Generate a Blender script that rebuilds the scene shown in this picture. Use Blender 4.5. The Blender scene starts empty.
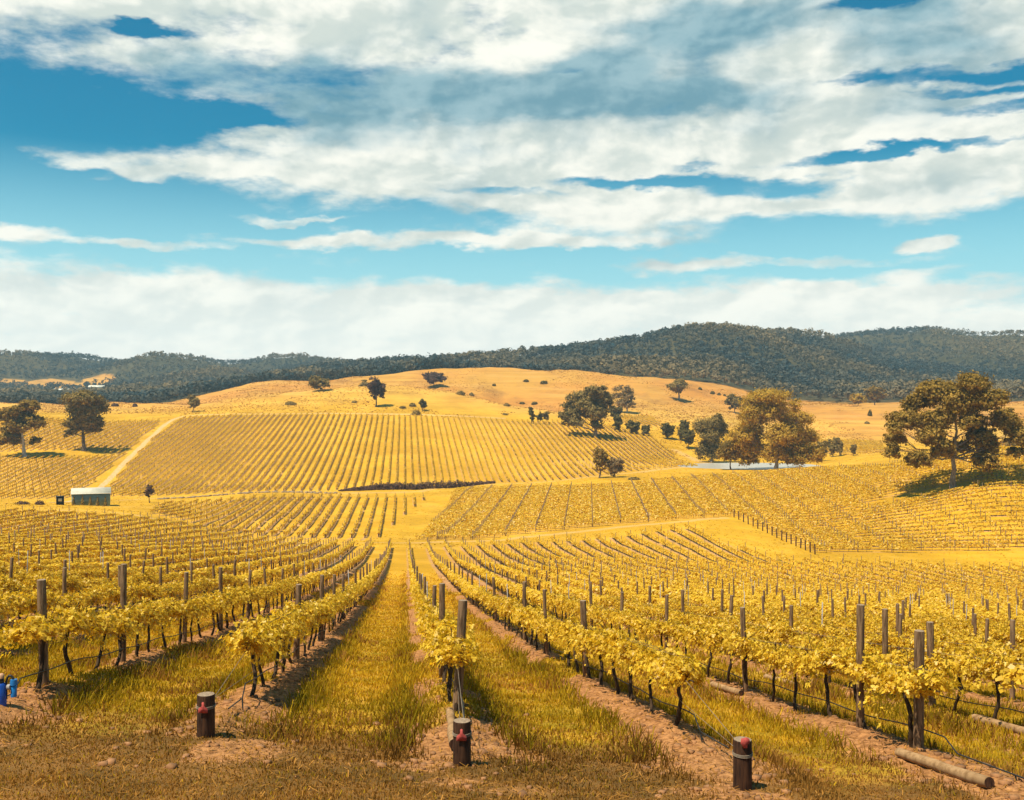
import bpy, math, random
import numpy as np

rng = np.random.default_rng(7)
random.seed(7)
sc = bpy.context.scene
COL = sc.collection
F = 1000.0                       # focal length of the photograph in its own pixels
CX, CY = 512.0, 400.0

# ------------------------------------------------------------------ camera
cam = bpy.data.cameras.new('camera')
cam.sensor_width = 36.0
cam.lens = 36.0 * F / 1024.0
cam.clip_start = 0.1
cam.clip_end = 20000
cam_o = bpy.data.objects.new('camera', cam)
COL.objects.link(cam_o)
cam_o.location = (0, 0, 0)
cam_o.rotation_euler = (math.radians(90), 0, 0)
sc.camera = cam_o

# ------------------------------------------------------------------ exposure
sc.view_settings.view_transform = 'Standard'
sc.view_settings.look = 'None'
sc.view_settings.exposure = 0.52
sc.view_settings.gamma = 1.0
sc.view_settings.use_curve_mapping = False
sc.cycles.max_bounces = 5
sc.cycles.diffuse_bounces = 2
sc.cycles.glossy_bounces = 2
sc.cycles.transmission_bounces = 3
sc.cycles.transparent_max_bounces = 4
sc.cycles.volume_bounces = 0
sc.cycles.use_denoising = True
sc.cycles.denoiser = 'OPENIMAGEDENOISE'
sc.cycles.denoising_input_passes = 'RGB_ALBEDO_NORMAL'
sc.cycles.denoising_prefilter = 'ACCURATE'

# ------------------------------------------------------------------ sun
SUN_EL, SUN_AZ = 64.0, -128.0      # degrees; azimuth from +Y (view direction), negative = left
sun = bpy.data.lights.new('sun', 'SUN')
sun.energy = 4.8
sun.angle = math.radians(0.6)
sun.color = (1.0, 0.91, 0.74)
sun_o = bpy.data.objects.new('sun', sun)
COL.objects.link(sun_o)
_e, _a = math.radians(SUN_EL), math.radians(SUN_AZ)
from mathutils import Vector
sdir = Vector((math.sin(_a) * math.cos(_e), math.cos(_a) * math.cos(_e), math.sin(_e)))
sun_o.rotation_euler = sdir.to_track_quat('Z', 'Y').to_euler()

# ------------------------------------------------------------------ node helpers
class NT:
    def __init__(s, tree):
        s.t = tree; s.n = tree.nodes; s.l = tree.links
    def node(s, typ, **kw):
        n = s.n.new(typ)
        for k, v in kw.items(): setattr(n, k, v)
        return n
    def put(s, sock, v):
        if isinstance(v, bpy.types.NodeSocket): s.l.new(v, sock)
        else: sock.default_value = v
    def math(s, op, a, b=0.0, c=0.0, clamp=False):
        n = s.node('ShaderNodeMath', operation=op, use_clamp=clamp)
        s.put(n.inputs[0], a); s.put(n.inputs[1], b); s.put(n.inputs[2], c)
        return n.outputs[0]
    def vmath(s, op, a, b=(0, 0, 0)):
        n = s.node('ShaderNodeVectorMath', operation=op)
        s.put(n.inputs[0], a)
        if op == 'SCALE': s.put(n.inputs[3], b)
        else: s.put(n.inputs[1], b)
        return n.outputs['Value'] if op in ('LENGTH', 'DOT_PRODUCT', 'DISTANCE') else n.outputs[0]
    def ramp(s, v, a, b, lo=0.0, hi=1.0, smooth=True):
        n = s.node('ShaderNodeMapRange')
        n.interpolation_type = 'SMOOTHSTEP' if smooth else 'LINEAR'
        s.put(n.inputs[0], v); s.put(n.inputs[1], a); s.put(n.inputs[2], b); s.put(n.inputs[3], lo); s.put(n.inputs[4], hi)
        return n.outputs[0]
    def noise(s, vec, scale, detail=4, rough=0.55, col=False, dist=0.0):
        n = s.node('ShaderNodeTexNoise')
        if vec is not None: s.l.new(vec, n.inputs['Vector'])
        n.inputs['Scale'].default_value = scale; n.inputs['Detail'].default_value = detail
        n.inputs['Roughness'].default_value = rough; n.inputs['Distortion'].default_value = dist
        return n.outputs['Color'] if col else n.outputs[0]
    def mix(s, f, a, b, mode='MIX'):
        n = s.node('ShaderNodeMix', data_type='RGBA', blend_type=mode)
        s.put(n.inputs[0], f)
        for i, v in ((6, a), (7, b)):
            s.put(n.inputs[i], v if isinstance(v, bpy.types.NodeSocket) else (v[0], v[1], v[2], 1))
        return n.outputs[2]
    def sep(s, v):
        n = s.node('ShaderNodeSeparateXYZ'); s.l.new(v, n.inputs[0]); return n.outputs
    def comb(s, x, y, z):
        n = s.node('ShaderNodeCombineXYZ')
        for i, v in enumerate((x, y, z)): s.put(n.inputs[i], v)
        return n.outputs[0]

# ------------------------------------------------------------------ sky
world = bpy.data.worlds.new('World')
sc.world = world
world.use_nodes = True
W = NT(world.node_tree)
W.n.clear()
w_out = W.node('ShaderNodeOutputWorld')
w_bg = W.node('ShaderNodeBackground')
W.l.new(w_bg.outputs[0], w_out.inputs[0])
SKY_STRENGTH = 0.10
w_bg.inputs[1].default_value = SKY_STRENGTH
sky = W.node('ShaderNodeTexSky', sky_type='NISHITA')
sky.sun_disc = False
sky.sun_elevation = math.radians(SUN_EL)
sky.sun_rotation = math.radians(SUN_AZ)
sky.air_density = 1.0
sky.dust_density = 0.3
sky.ozone_density = 3.0
gen = W.node('ShaderNodeTexCoord').outputs['Generated']
nrm = W.vmath('NORMALIZE', gen)
xs, ys, zs = W.sep(nrm)[0:3]
az = W.math('ARCTAN2', xs, ys)
el = W.math('ARCSINE', zs)
P0 = W.comb(az, el, 0.0)
Ps = W.comb(az, W.math('MULTIPLY', el, 2.6), 0.0)
warp = W.vmath('SUBTRACT', W.noise(Ps, 5.0, 6, 0.55, col=True), (0.5, 0.5, 0.5))
Pw = W.vmath('ADD', P0, W.vmath('MULTIPLY', warp, (0.13, 0.045, 0)))
warp2 = W.vmath('SUBTRACT', W.noise(Ps, 24.0, 7, 0.58, col=True), (0.5, 0.5, 0.5))
Pw = W.vmath('ADD', Pw, W.vmath('MULTIPLY', warp2, (0.050, 0.022, 0)))

def azel(px, py):
    u, v = (px - CX) / F, (CY - py) / F
    return math.atan(u), math.atan(v / math.sqrt(1 + u * u))
def blob(px, py, rx, ry, w, vec=None):
    a, e = azel(px, py)
    d = W.vmath('SUBTRACT', vec or Pw, (a, e, 0))
    d = W.vmath('MULTIPLY', d, (F / rx, F / ry, 0))
    return W.ramp(W.vmath('LENGTH', d), 1.5, 0.25, 0.0, w)
def total(items, vec=None):
    acc = None
    for it in items:
        b = blob(*it, vec=vec)
        acc = b if acc is None else W.math('ADD', acc, b)
    return acc
plus = total([
    (512, -40, 1300, 122, 1.15), (215, 150, 190, 20, 1.15), (105, 150, 80, 16, 1.0), (430, 162, 250, 42, 1.1), (560, 138, 250, 62, 1.1),
    (800, 118, 330, 70, 1.1), (960, 172, 190, 30, 1.0), (700, 196, 100, 20, .85), (585, 206, 120, 16, .85),
    (430, 243, 230, 7, .8), (150, 244, 90, 5, .7), (590, 232, 120, 13, .75), (10, 226, 60, 9, .8), (300, 217, 70, 3, .5),
    (750, 262, 150, 7, .75), (70, 302, 200, 34, .9), (215, 292, 100, 20, .4), (460, 308, 160, 28, .85), (640, 312, 290, 28, .85),
    (512, 368, 1300, 52, 1.4), (135, 175, 34, 8, .95), (85, 177, 16, 6, .8), (928, 237, 24, 6, 1.0), (925, 271, 50, 7, .7), (1000, 288, 110, 12, .7), (830, 292, 110, 14, .7)])
minus = total([
    (75, 118, 170, 30, 1.25), (40, 190, 130, 28, .7), (140, 27, 40, 6, 1.0), (880, 0, 44, 9, 1.5),
    (985, 68, 100, 8, .9), (860, 74, 50, 6, .8), (965, 88, 46, 5, .9), (645, 178, 90, 8, 1.1), (900, 150, 130, 6, 1.0), (985, 105, 70, 6, .7),
    (775, 184, 85, 12, 1.1), (500, 192, 70, 7, .8), (250, 116, 44, 13, .6), (560, 74, 26, 5, .5), (690, 160, 40, 6, .7)])
n1 = W.noise(Ps, 9.0, 10, 0.60)
sx_, sy_ = -0.014, 0.020                       # toward the sun, for the relief of the cloud masses
Pr = W.vmath('ADD', W.comb(az, W.math('MULTIPLY', el, 1.75), 0.3), W.vmath('MULTIPLY', warp, (0.05, 0.05, 0)))
nr0 = W.noise(Pr, 8.0, 9, 0.5)
nr1 = W.noise(W.vmath('ADD', Pr, (sx_, sy_, 0.0)), 8.0, 9, 0.5)
cov = W.math('ADD', W.math('SUBTRACT', W.math('MINIMUM', plus, 1.12), minus), W.math('MULTIPLY', W.math('SUBTRACT', n1, 0.46), 2.3))
cov = W.math('ADD', cov, W.math('MULTIPLY', W.math('SUBTRACT', W.noise(Ps, 40.0, 7, 0.6), 0.5), 0.6))
alpha = W.ramp(cov, 0.20, 1.00)
nr2 = W.noise(Pr, 20.0, 8, 0.5)
nr3 = W.noise(W.vmath('ADD', Pr, (-0.006, 0.009, 0.0)), 20.0, 8, 0.5)
relief = W.ramp(W.math('ADD', W.math('SUBTRACT', nr0, nr1), W.math('MULTIPLY', W.math('SUBTRACT', nr2, nr3), 0.6)), -0.13, 0.13)
dark = total([(450, 95, 250, 24, .95), (310, 78, 120, 22, .4), (680, 45, 100, 36, .75), (810, 6, 140, 28, .75), (345, 124, 70, 18, .55),
              (640, 102, 130, 14, .6), (860, 100, 140, 30, .3), (560, 150, 150, 34, .2), (220, 62, 70, 16, .35), (960, 20, 100, 30, .4), (585, 68, 34, 14, .4), (100, 60, 110, 22, .2), (590, 68, 60, 20, .4), (930, 55, 120, 20, .35)])
nd = W.noise(Pr, 9.0, 8, 0.5)
dk = W.math('ADD', dark, W.math('MULTIPLY', W.math('SUBTRACT', nd, 0.5), 2.3))
dk = W.ramp(dk, 0.0, 0.95)
c_lit = W.mix(relief, (4.8, 5.3, 4.9), (7.5, 7.4, 6.6))
c_sh = W.mix(relief, (1.2, 2.5, 3.1), (2.5, 3.8, 4.2))
ccol = W.mix(dk, c_lit, c_sh)
hz = W.ramp(el, 0.04, 0.17)
ccol = W.mix(hz, W.mix(relief, (7.4, 7.6, 7.0), (8.6, 8.5, 7.6)), ccol)
# clear sky: the physical sky, graded to the photograph's teal
skc = W.mix(1.0, sky.outputs[0], (0.16, 0.92, 0.86), 'MULTIPLY')
deep = W.ramp(el, 0.10, 0.25)
skc = W.mix(deep, skc, W.mix(1.0, skc, (0.0, 0.62, 0.74), 'MULTIPLY'))
skc = W.mix(W.ramp(el, 0.235, 0.06, 0.0, 0.95, smooth=False), skc, (3.9, 6.2, 6.6))
final = W.mix(alpha, skc, ccol)
W.l.new(final, w_bg.inputs[0])

# ------------------------------------------------------------------ mesh helpers
def mesh_q(name, verts, quads, mats, mat_idx=None, smooth=False, fattr=None):
    verts = np.asarray(verts, dtype=np.float32).reshape(-1, 3)
    quads = np.asarray(quads, dtype=np.int32).reshape(-1, 4)
    me = bpy.data.meshes.new(name)
    me.vertices.add(len(verts)); me.vertices.foreach_set('co', verts.ravel())
    me.loops.add(len(quads) * 4); me.loops.foreach_set('vertex_index', quads.ravel())
    me.polygons.add(len(quads))
    me.polygons.foreach_set('loop_start', np.arange(0, len(quads) * 4, 4, dtype=np.int32))
    if smooth: me.polygons.foreach_set('use_smooth', np.ones(len(quads), dtype=bool))
    for m in (mats if isinstance(mats, (list, tuple)) else [mats]): me.materials.append(m)
    if mat_idx is not None: me.polygons.foreach_set('material_index', np.asarray(mat_idx, dtype=np.int32))
    if fattr is not None:
        for k, v in fattr.items():
            a = me.attributes.new(k, 'FLOAT', 'FACE'); a.data.foreach_set('value', np.asarray(v, dtype=np.float32))
    me.update(calc_edges=True)
    return me

class MB:
    """collects quads of one part"""
    def __init__(s): s.v = []; s.q = []; s.n = 0; s.m = []; s.a = []
    def add(s, v, q, m=0, a=0.5):
        v = np.asarray(v, float).reshape(-1, 3); q = np.asarray(q, int).reshape(-1, 4)
        s.v.append(v); s.q.append(q + s.n); s.n += len(v)
        s.m.append(np.full(len(q), m)); s.a.append(np.broadcast_to(np.asarray(a, float), (len(q),)))
        return s
    def tube(s, pts, rad, seg=8, m=0, cap=True, capm=None, a=0.5):
        pts = np.asarray(pts, float); n = len(pts)
        rad = np.broadcast_to(np.asarray(rad, float), (n,))
        t = np.gradient(pts, axis=0); t /= np.linalg.norm(t, axis=1)[:, None] + 1e-9
        ref = np.array([0.0, 0, 1.0]) if abs(t[0, 2]) < 0.9 else np.array([0.0, 1.0, 0])
        vs = []
        for i in range(n):
            e1 = np.cross(t[i], ref); e1 /= np.linalg.norm(e1) + 1e-9
            e2 = np.cross(e1, t[i])
            th = np.arange(seg) * 2 * np.pi / seg
            vs.append(pts[i] + rad[i] * (np.cos(th)[:, None] * e1 + np.sin(th)[:, None] * e2))
        vs = np.concatenate(vs)
        q = []
        for i in range(n - 1):
            for k in range(seg):
                k2 = (k + 1) % seg
                q.append((i * seg + k, i * seg + k2, (i + 1) * seg + k2, (i + 1) * seg + k))
        s.add(vs, q, m, a)
        if cap:
            for i, rev in ((0, True), (n - 1, False)):
                ring = vs[i * seg:(i + 1) * seg]
                c = np.concatenate([ring, [pts[i]]])
                qq = []
                for k in range(0, seg, 2):
                    f = (seg, k, (k + 1) % seg, (k + 2) % seg)
                    qq.append(f[::-1] if rev else f)
                s.add(c, qq, m if capm is None else capm, a)
        return s
    def box(s, lo, hi, m=0):
        (x0, y0, z0), (x1, y1, z1) = lo, hi
        v = [(x0, y0, z0), (x1, y0, z0), (x1, y1, z0), (x0, y1, z0), (x0, y0, z1), (x1, y0, z1), (x1, y1, z1), (x0, y1, z1)]
        q = [(0, 3, 2, 1), (4, 5, 6, 7), (0, 1, 5, 4), (1, 2, 6, 5), (2, 3, 7, 6), (3, 0, 4, 7)]
        return s.add(v, q, m)
    def mesh(s, name, mats, smooth=False, attr=None):
        return mesh_q(name, np.concatenate(s.v), np.concatenate(s.q), mats, np.concatenate(s.m), smooth,
                      {attr: np.concatenate(s.a)} if attr else None)

def link(name, me, parent=None, loc=None):
    o = bpy.data.objects.new(name, me)
    COL.objects.link(o)
    if parent is not None: o.parent = parent
    if loc is not None: o.location = loc
    return o
def tag(o, label, cat, group=None):
    o['label'] = label; o['category'] = cat
    if group: o['group'] = group
    return o
def thing(name, label, cat, loc=(0, 0, 0), rz=0.0, group=None):
    o = link(name, None, None, loc); o.rotation_euler = (0, 0, rz); o.empty_display_size = 0.3
    return tag(o, label, cat, group)
def kind(o, k): o['kind'] = k; return o

# ------------------------------------------------------------------ terrain
ROW = 0.1075                      # rows run along (-ROW, 1)
SP = 3.5                          # row spacing of the near block
D0 = np.array([0.3, 2, 6, 11.5, 15, 20, 28, 45, 70, 108, 150, 215, 300])
Z0 = np.array([-2.15, -2.5, -3.3, -4.42, -5.08, -5.95, -7.35, -10.1, -13.9, -19, -24, -30, -34])
cols = {
    0:    [(108, 552), (150, 535), (200, 513), (230, 507), (283, 503), (330, 500), (430, 455), (520, 419), (600, 410), (680, 405), (800, 408), (1000, 402), (1300, 392), (1600, 374), (2000, 350), (2400, 360), (6000, 397)],
    128:  [(108, 557), (150, 540), (200, 520), (230, 514), (283, 506.5), (335, 497), (345, 495), (450, 450), (555, 418), (640, 408), (700, 404), (800, 406), (1000, 401), (1300, 390), (1600, 371), (2000, 350), (2400, 360), (6000, 397)],
    256:  [(108, 567), (150, 554), (215, 537), (235, 534), (335, 494), (345, 492), (450, 449), (555, 415), (600, 405), (640, 397), (700, 404), (760, 393), (830, 384.5), (900, 386), (1000, 386), (1150, 380), (1300, 372), (1500, 374), (1700, 368), (2000, 355), (2400, 365), (6000, 397)],
    384:  [(108, 576), (150, 560), (215, 540.5), (235, 536), (335, 496), (350, 490), (450, 449), (555, 416), (600, 401), (640, 385.5), (700, 394), (760, 387), (820, 374), (900, 378), (1000, 376), (1150, 366), (1300, 358), (1500, 362), (1700, 364), (2000, 359), (2400, 368), (6000, 397)],
    448:  [(108, 578), (150, 563), (215, 542), (235, 537), (290, 512), (335, 494), (350, 490.5), (380, 487), (450, 454), (555, 418), (600, 406), (640, 390.5), (700, 399), (760, 385), (820, 367), (900, 372), (1000, 371), (1150, 362), (1300, 355), (1500, 360), (1700, 364), (2000, 366), (6000, 397)],
    512:  [(108, 581), (150, 566), (215, 544), (235, 536), (290, 509), (350, 488), (400, 482), (475, 448), (555, 422), (600, 412), (640, 405), (700, 411), (760, 391), (820, 371), (900, 376), (1000, 374), (1150, 360), (1300, 351), (1500, 358), (1700, 362), (2000, 365), (6000, 397)],
    600:  [(108, 588), (150, 571), (190, 558), (215, 545), (235, 531), (290, 504.5), (350, 485), (375, 484), (400, 478.5), (430, 469), (500, 445), (580, 424), (640, 415), (700, 405), (760, 389), (830, 373), (900, 377), (1000, 368), (1150, 352), (1300, 339), (1500, 348), (1700, 355), (2000, 360), (6000, 397)],
    700:  [(108, 594), (150, 575), (190, 557), (235, 524), (260, 512), (300, 493.5), (350, 476), (385, 479), (420, 471), (475, 463), (520, 452), (600, 425), (680, 412), (760, 398), (850, 380.5), (900, 382), (1000, 368), (1150, 345), (1300, 326), (1500, 336), (1700, 345), (2000, 350), (6000, 397)],
    800:  [(108, 604), (150, 585), (190, 561), (215, 545), (235, 532), (255, 514), (290, 494), (345, 468.5), (385, 474), (430, 468.5), (475, 462.5), (520, 455), (600, 440), (700, 420), (800, 405), (850, 404), (950, 395), (1100, 370), (1300, 343), (1450, 334), (1650, 345), (1950, 332.5), (2400, 345), (6000, 395)],
    900:  [(108, 608), (150, 590), (190, 563), (205, 554), (255, 499), (300, 468), (340, 463), (380, 466), (450, 457), (520, 450), (600, 442), (700, 420), (800, 404), (850, 403), (950, 398), (1100, 381), (1300, 363), (1500, 352), (1700, 338), (1950, 325), (2400, 340), (6000, 395)],
    1024: [(108, 613), (150, 593), (190, 566), (205, 553), (255, 478), (300, 450), (340, 452), (400, 456), (500, 446), (600, 440), (700, 425), (780, 402), (850, 404), (950, 398), (1100, 385), (1300, 371), (1500, 358), (1700, 345), (1950, 333), (2400, 345), (6000, 395)],
}
def pchip(x, y, xi):
    x = np.asarray(x, float); y = np.asarray(y, float); xi = np.clip(xi, x[0], x[-1])
    h = np.diff(x); dl = np.diff(y) / h
    m = np.zeros_like(y)
    w1, w2 = 2 * h[1:] + h[:-1], h[1:] + 2 * h[:-1]
    ok = dl[:-1] * dl[1:] > 0
    with np.errstate(divide='ignore', invalid='ignore'):
        m[1:-1] = np.where(ok, (w1 + w2) / (w1 / dl[:-1] + w2 / dl[1:]), 0)
    m[0], m[-1] = dl[0], dl[-1]
    i = np.clip(np.searchsorted(x, xi) - 1, 0, len(x) - 2)
    t = (xi - x[i]) / h[i]
    return ((1 + 2 * t) * (1 - t) ** 2 * y[i] + t * (1 - t) ** 2 * h[i] * m[i] + t * t * (3 - 2 * t) * y[i + 1] + t * t * (t - 1) * h[i] * m[i + 1])

UU = np.concatenate([-np.geomspace(1.6, 0.64, 24)[:-1], np.linspace(-0.62, 0.62, 520), np.geomspace(0.64, 1.6, 24)[1:]])
DD = np.concatenate([np.geomspace(0.4, 8, 24)[:-1], np.geomspace(8, 60, 330)[:-1], np.geomspace(60, 700, 430)[:-1], np.geomspace(700, 2700, 180)])
LD = np.log(DD)
ckeys = sorted(cols)
cu = np.array([(k - CX) / F for k in ckeys])
near_ld = np.log(D0)
colz = []
for k, u in zip(ckeys, cu):
    ds = [d for d in D0 if d < 100]
    zs_ = []
    for d in ds:
        z = np.interp(d, D0, Z0)
        zs_.append(z - 0.055 * (u * d + ROW * d))
    for d, py in cols[k]:
        ds.append(d); zs_.append(-(py - CY) / F * d)
    colz.append(pchip(np.log(ds), zs_, LD))
colz = np.array(colz)                                  # (columns, depths)
cu2 = np.concatenate([[-4.0, -0.9], cu, [0.9, 4.0]])
colz2 = np.concatenate([colz[:1], colz[:1], colz, colz[-1:], colz[-1:]])
# off to the sides the near plane's cross fall fades away
GZ = np.array([pchip(cu2, colz2[:, j], UU) for j in range(len(DD))]).T      # (u, d)
Ug, Dg = np.meshgrid(UU, DD, indexing='ij')
Xg, Yg = Ug * Dg, Dg

# value noise for terrain and scatter
class VNoise:
    def __init__(s, seed, n=256):
        s.g = np.random.default_rng(seed).random((n, n)); s.n = n
    def __call__(s, x, y):
        x = np.asarray(x, float); y = np.asarray(y, float)
        i, j = np.floor(x).astype(int), np.floor(y).astype(int)
        fx, fy = x - i, y - j
        fx, fy = fx * fx * (3 - 2 * fx), fy * fy * (3 - 2 * fy)
        n = s.n; g = s.g
        a, b = g[i % n, j % n], g[(i + 1) % n, j % n]
        c, d = g[i % n, (j + 1) % n], g[(i + 1) % n, (j + 1) % n]
        return (a * (1 - fx) + b * fx) * (1 - fy) + (c * (1 - fx) + d * fx) * fy
    def fbm(s, x, y, o=4):
        t = 0; a = 0.5
        for k in range(o):
            t = t + a * s(x * 2 ** k + 17.3 * k, y * 2 ** k + 9.1 * k); a *= 0.5
        return t / (1 - 0.5 ** o)
vn = VNoise(3); vn2 = VNoise(11)

def sstep(x, a, b):
    t = np.clip((x - a) / (b - a), 0, 1); return t * t * (3 - 2 * t)
# row coordinate of the near block: integer = a row
XB = 0.85                        # x + ROW*y of the middle row
def rowc(x, y): return (x + ROW * y - XB) / SP
ROW_START = {-2: 16.3, -1: 16.7, 0: 15.9, 1: 15.6, 2: 15.0, 3: 17.3, 4: 18.5}
def row_start(k):
    k = np.asarray(k); out = np.where(k < -2, 17.0, 20 + 1.0 * np.maximum(k - 4, 0)).astype(float)
    for kk, v in ROW_START.items(): out = np.where(k == kk, v, out)
    return out
rc = rowc(Xg, Yg); rk = np.round(rc); rdist = np.abs(rc - rk) * SP
inrow = sstep(Yg, row_start(rk) - 4.5, row_start(rk) - 1.5) * (1 - sstep(Yg, 90, 150))
bermw = 0.55 + 0.25 * vn.fbm(Xg * 0.6, Yg * 0.6, 2)
berm = inrow * np.exp(-(rdist / bermw) ** 2) * (0.10 + 0.22 * vn2.fbm(Xg * 0.5, Yg * 0.5, 3))
GZ += berm
GZ += (1 - sstep(Yg, 60, 140)) * ((vn.fbm(Xg * 1.3, Yg * 1.3, 3) - 0.5) * 0.09 + inrow * np.exp(-(rdist / 0.8) ** 2) * (vn2.fbm(Xg * 5, Yg * 5, 3) - 0.5) * 0.12)
GZ += sstep(Yg, 60, 200) * (1 - sstep(Yg, 850, 950)) * (vn.fbm(Xg * 0.05, Yg * 0.05, 3) - 0.5) * 0.8
GZ += sstep(Yg, 560, 700) * (1 - sstep(Yg, 850, 950)) * (vn.fbm(Xg * 0.02 + 40, Yg * 0.012, 4) - 0.5) * 9.0
GZ += sstep(Yg, 900, 1200) * ((vn.fbm(Xg * 0.0065, Yg * 0.0045, 4) - 0.5) * 60 * (1 - 0.75 * sstep(np.abs(Yg - 1300), 160, 20) * 1.0))
GZ -= sstep(Yg, 950, 1150) * (9.0 + 3.0 * sstep(Yg, 1300, 1900))
# the pond's hollow
POND_Z = -29.75
pond_c = (108.0, 451.0)
pd = np.hypot((Xg - pond_c[0]) / 31, (Yg - pond_c[1]) / 21.5)
GZ = np.where(pd < 1.7, np.maximum(GZ, POND_Z + .12), GZ)
GZ = np.where(pd < 1.6, GZ + (POND_Z - 0.7 - GZ) * sstep(pd, 1.15, 0.85), GZ)

iu = np.arange(len(UU))
def height(x, y):
    x = np.asarray(x, float); y = np.maximum(np.asarray(y, float), DD[0])
    u = np.clip(x / y, UU[0], UU[-1])
    a = np.interp(u, UU, iu); b = np.interp(np.log(y), LD, np.arange(len(DD)))
    i = np.clip(a.astype(int), 0, len(UU) - 2); j = np.clip(b.astype(int), 0, len(DD) - 2)
    fa, fb = a - i, b - j
    return (GZ[i, j] * (1 - fa) + GZ[i + 1, j] * fa) * (1 - fb) + (GZ[i, j + 1] * (1 - fa) + GZ[i + 1, j + 1] * fa) * fb
def at(px, d):
    x = (px - CX) / F * d
    return np.array([x, d, float(height(x, d))])
_ds = np.geomspace(6, 2600, 6000)
def ground_at(px, py, dmin=6):
    u, v = (px - CX) / F, -(py - CY) / F
    h = height(u * _ds, _ds)
    hit = np.where((h >= v * _ds) & (_ds > dmin))[0]
    d = _ds[hit[0]] if len(hit) else 900.0
    return np.array([u * d, d, float(height(u * d, d))])
def inside(poly, x, y):
    r = np.zeros(np.shape(x), bool); n = len(poly)
    for i in range(n):
        x1, y1 = poly[i]; x2, y2 = poly[(i + 1) % n]
        c = (y1 > y) != (y2 > y)
        r ^= c & (x < (x2 - x1) * (y - y1) / (y2 - y1 + 1e-12) + x1)
    return r
def plan(pts): return [((px - CX) / F * d, d) for px, d in pts]

# vineyard blocks (plan polygons)
BLK_NEAR = plan([(-260, 190), (0, 195), (110, 202), (190, 204), (256, 200), (330, 194), (390, 186), (418, 186), (448, 196), (480, 207), (520, 217), (600, 224), (690, 228)]) + [(46, 200), (52, 187), (150, 184), (220, 184), (220, 14), (-220, 14)]
BLK_MID = [tuple(ground_at(px, py)[:2]) for px, py in ((150, 514), (200, 526), (256, 537), (310, 540), (369, 540), (396, 522), (416, 505), (430, 497.5), (340, 496.5), (250, 498), (160, 505))]
BLK_FAR = plan([(97, 336), (256, 345), (420, 354), (481, 397), (590, 408), (655, 430), (700, 452), (672, 505), (648, 555), (600, 575), (562, 572), (506, 560), (384, 555), (256, 555), (180.5, 548), (160, 500), (141, 448), (119, 393)])
BLK_UP = plan([(624, 592), (664, 580), (652, 640), (612, 645)])
BLK_LEFT = plan([(-160, 336), (70, 334), (92, 372), (113, 412), (137, 470), (164, 540), (60, 530), (-160, 520)])
BLK_LEFT_GAP = plan([(-160, 416), (20, 424), (84, 428), (118, 436), (84, 446), (20, 438), (-160, 434)])
BLK_SIDE = [tuple(ground_at(px, py)[:2]) for px, py in ((414, 541), (512, 535), (600, 526.5), (700, 519), (736, 516), (775, 534), (815, 552.5), (1024, 550))] + plan([(1500, 208), (1500, 300), (1024, 299), (830, 334), (700, 343), (600, 344), (530, 345), (458, 350)])
BLK_STRIP = plan([(770, 530), (886, 520), (880, 600), (790, 600)])
SPF = 3.0
def rowc_far(x, y): return (x + ROW * y) / SPF
TILT = -0.078
SPS = 2.8
def rowc_side(x, y): return (y - TILT * x) / SPS
BIG_TREE = at(953, 255)
def in_side(x, y):
    return inside(BLK_SIDE, x, y) & ~((((x - BIG_TREE[0] + 7) / 17) ** 2 + ((y - BIG_TREE[1] + 0) / 4.5) ** 2) < 1)

# tracks (plan polylines)
def poly_dist(pts, x, y):
    best = np.full(np.shape(x), 1e9)
    for (x1, y1), (x2, y2) in zip(pts[:-1], pts[1:]):
        dx, dy = x2 - x1, y2 - y1
        t = np.clip(((x - x1) * dx + (y - y1) * dy) / (dx * dx + dy * dy), 0, 1)
        best = np.minimum(best, np.hypot(x - x1 - t * dx, y - y1 - t * dy))
    return best
TRACK_UP = plan([(52, 296), (62, 312), (82, 334), (104, 372), (125, 420), (145, 470), (162, 515), (176, 552), (188, 562), (256, 560), (384, 562), (506, 568)])
TRACK_FLOOR = [tuple(ground_at(px, py)[:2]) for px, py in ((-60, 512), (20, 510), (110, 512), (150, 518), (200, 530), (256, 540), (310, 543), (415, 543), (520, 537.5), (600, 529.5), (690, 521), (725, 518))]
TRACK_POND = plan([(640, 418), (690, 444), (706, 455), (704, 475), (690, 500), (675, 520)])
TRACK_MIDTOP = plan([(120, 322), (256, 339), (420, 346), (470, 385), (560, 402), (640, 418)])

# zone masks per ground vertex
track_m = np.zeros_like(GZ)
for pts, w in ((TRACK_POND, 2.0), (TRACK_MIDTOP, 1.2), (TRACK_FLOOR, 1.2)):
    track_m = np.maximum(track_m, (1 - sstep(poly_dist(pts, Xg, Yg), w * 0.6, w * 1.5)) * 0.75)
soil = inrow * (1 - sstep(rdist, 0.40, 1.05)) * sstep(vn.fbm(Xg * 0.8 + 5, Yg * 0.35, 3), 0.24, 0.48)
soil = np.where(Yg > 24, np.maximum(soil, 0), soil)
endsoil = np.exp(-(rdist / 1.25) ** 2) * sstep(Yg, row_start(rk) - 5.5, row_start(rk) - 3.5) * (1 - sstep(Yg, row_start(rk) - 0.5, row_start(rk) + 3)) * sstep(vn2.fbm(Xg * 1.1, Yg * 1.1, 3), 0.35, 0.6)
soil = np.clip(np.maximum(soil, endsoil), 0, 1)
dry = (1 - sstep(Yg + 1.5 * (vn.fbm(Xg * 0.5, Yg * 0.5, 3) - 0.5) * 4, 13.0, 16.5)) * 0.9  # near headland: dry grass, with foreground shade put into its colour
wild = sstep(Yg, 560, 640)                      # grazed hills
for blk in (BLK_NEAR, BLK_MID, BLK_LEFT): pass
FOREST_U = np.array([-4, -0.512, -0.384, -0.256, -0.128, -0.064, 0, 0.088, 0.188, 0.24, 0.288, 0.33, 0.388, 0.45, 0.512, 4])
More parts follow.
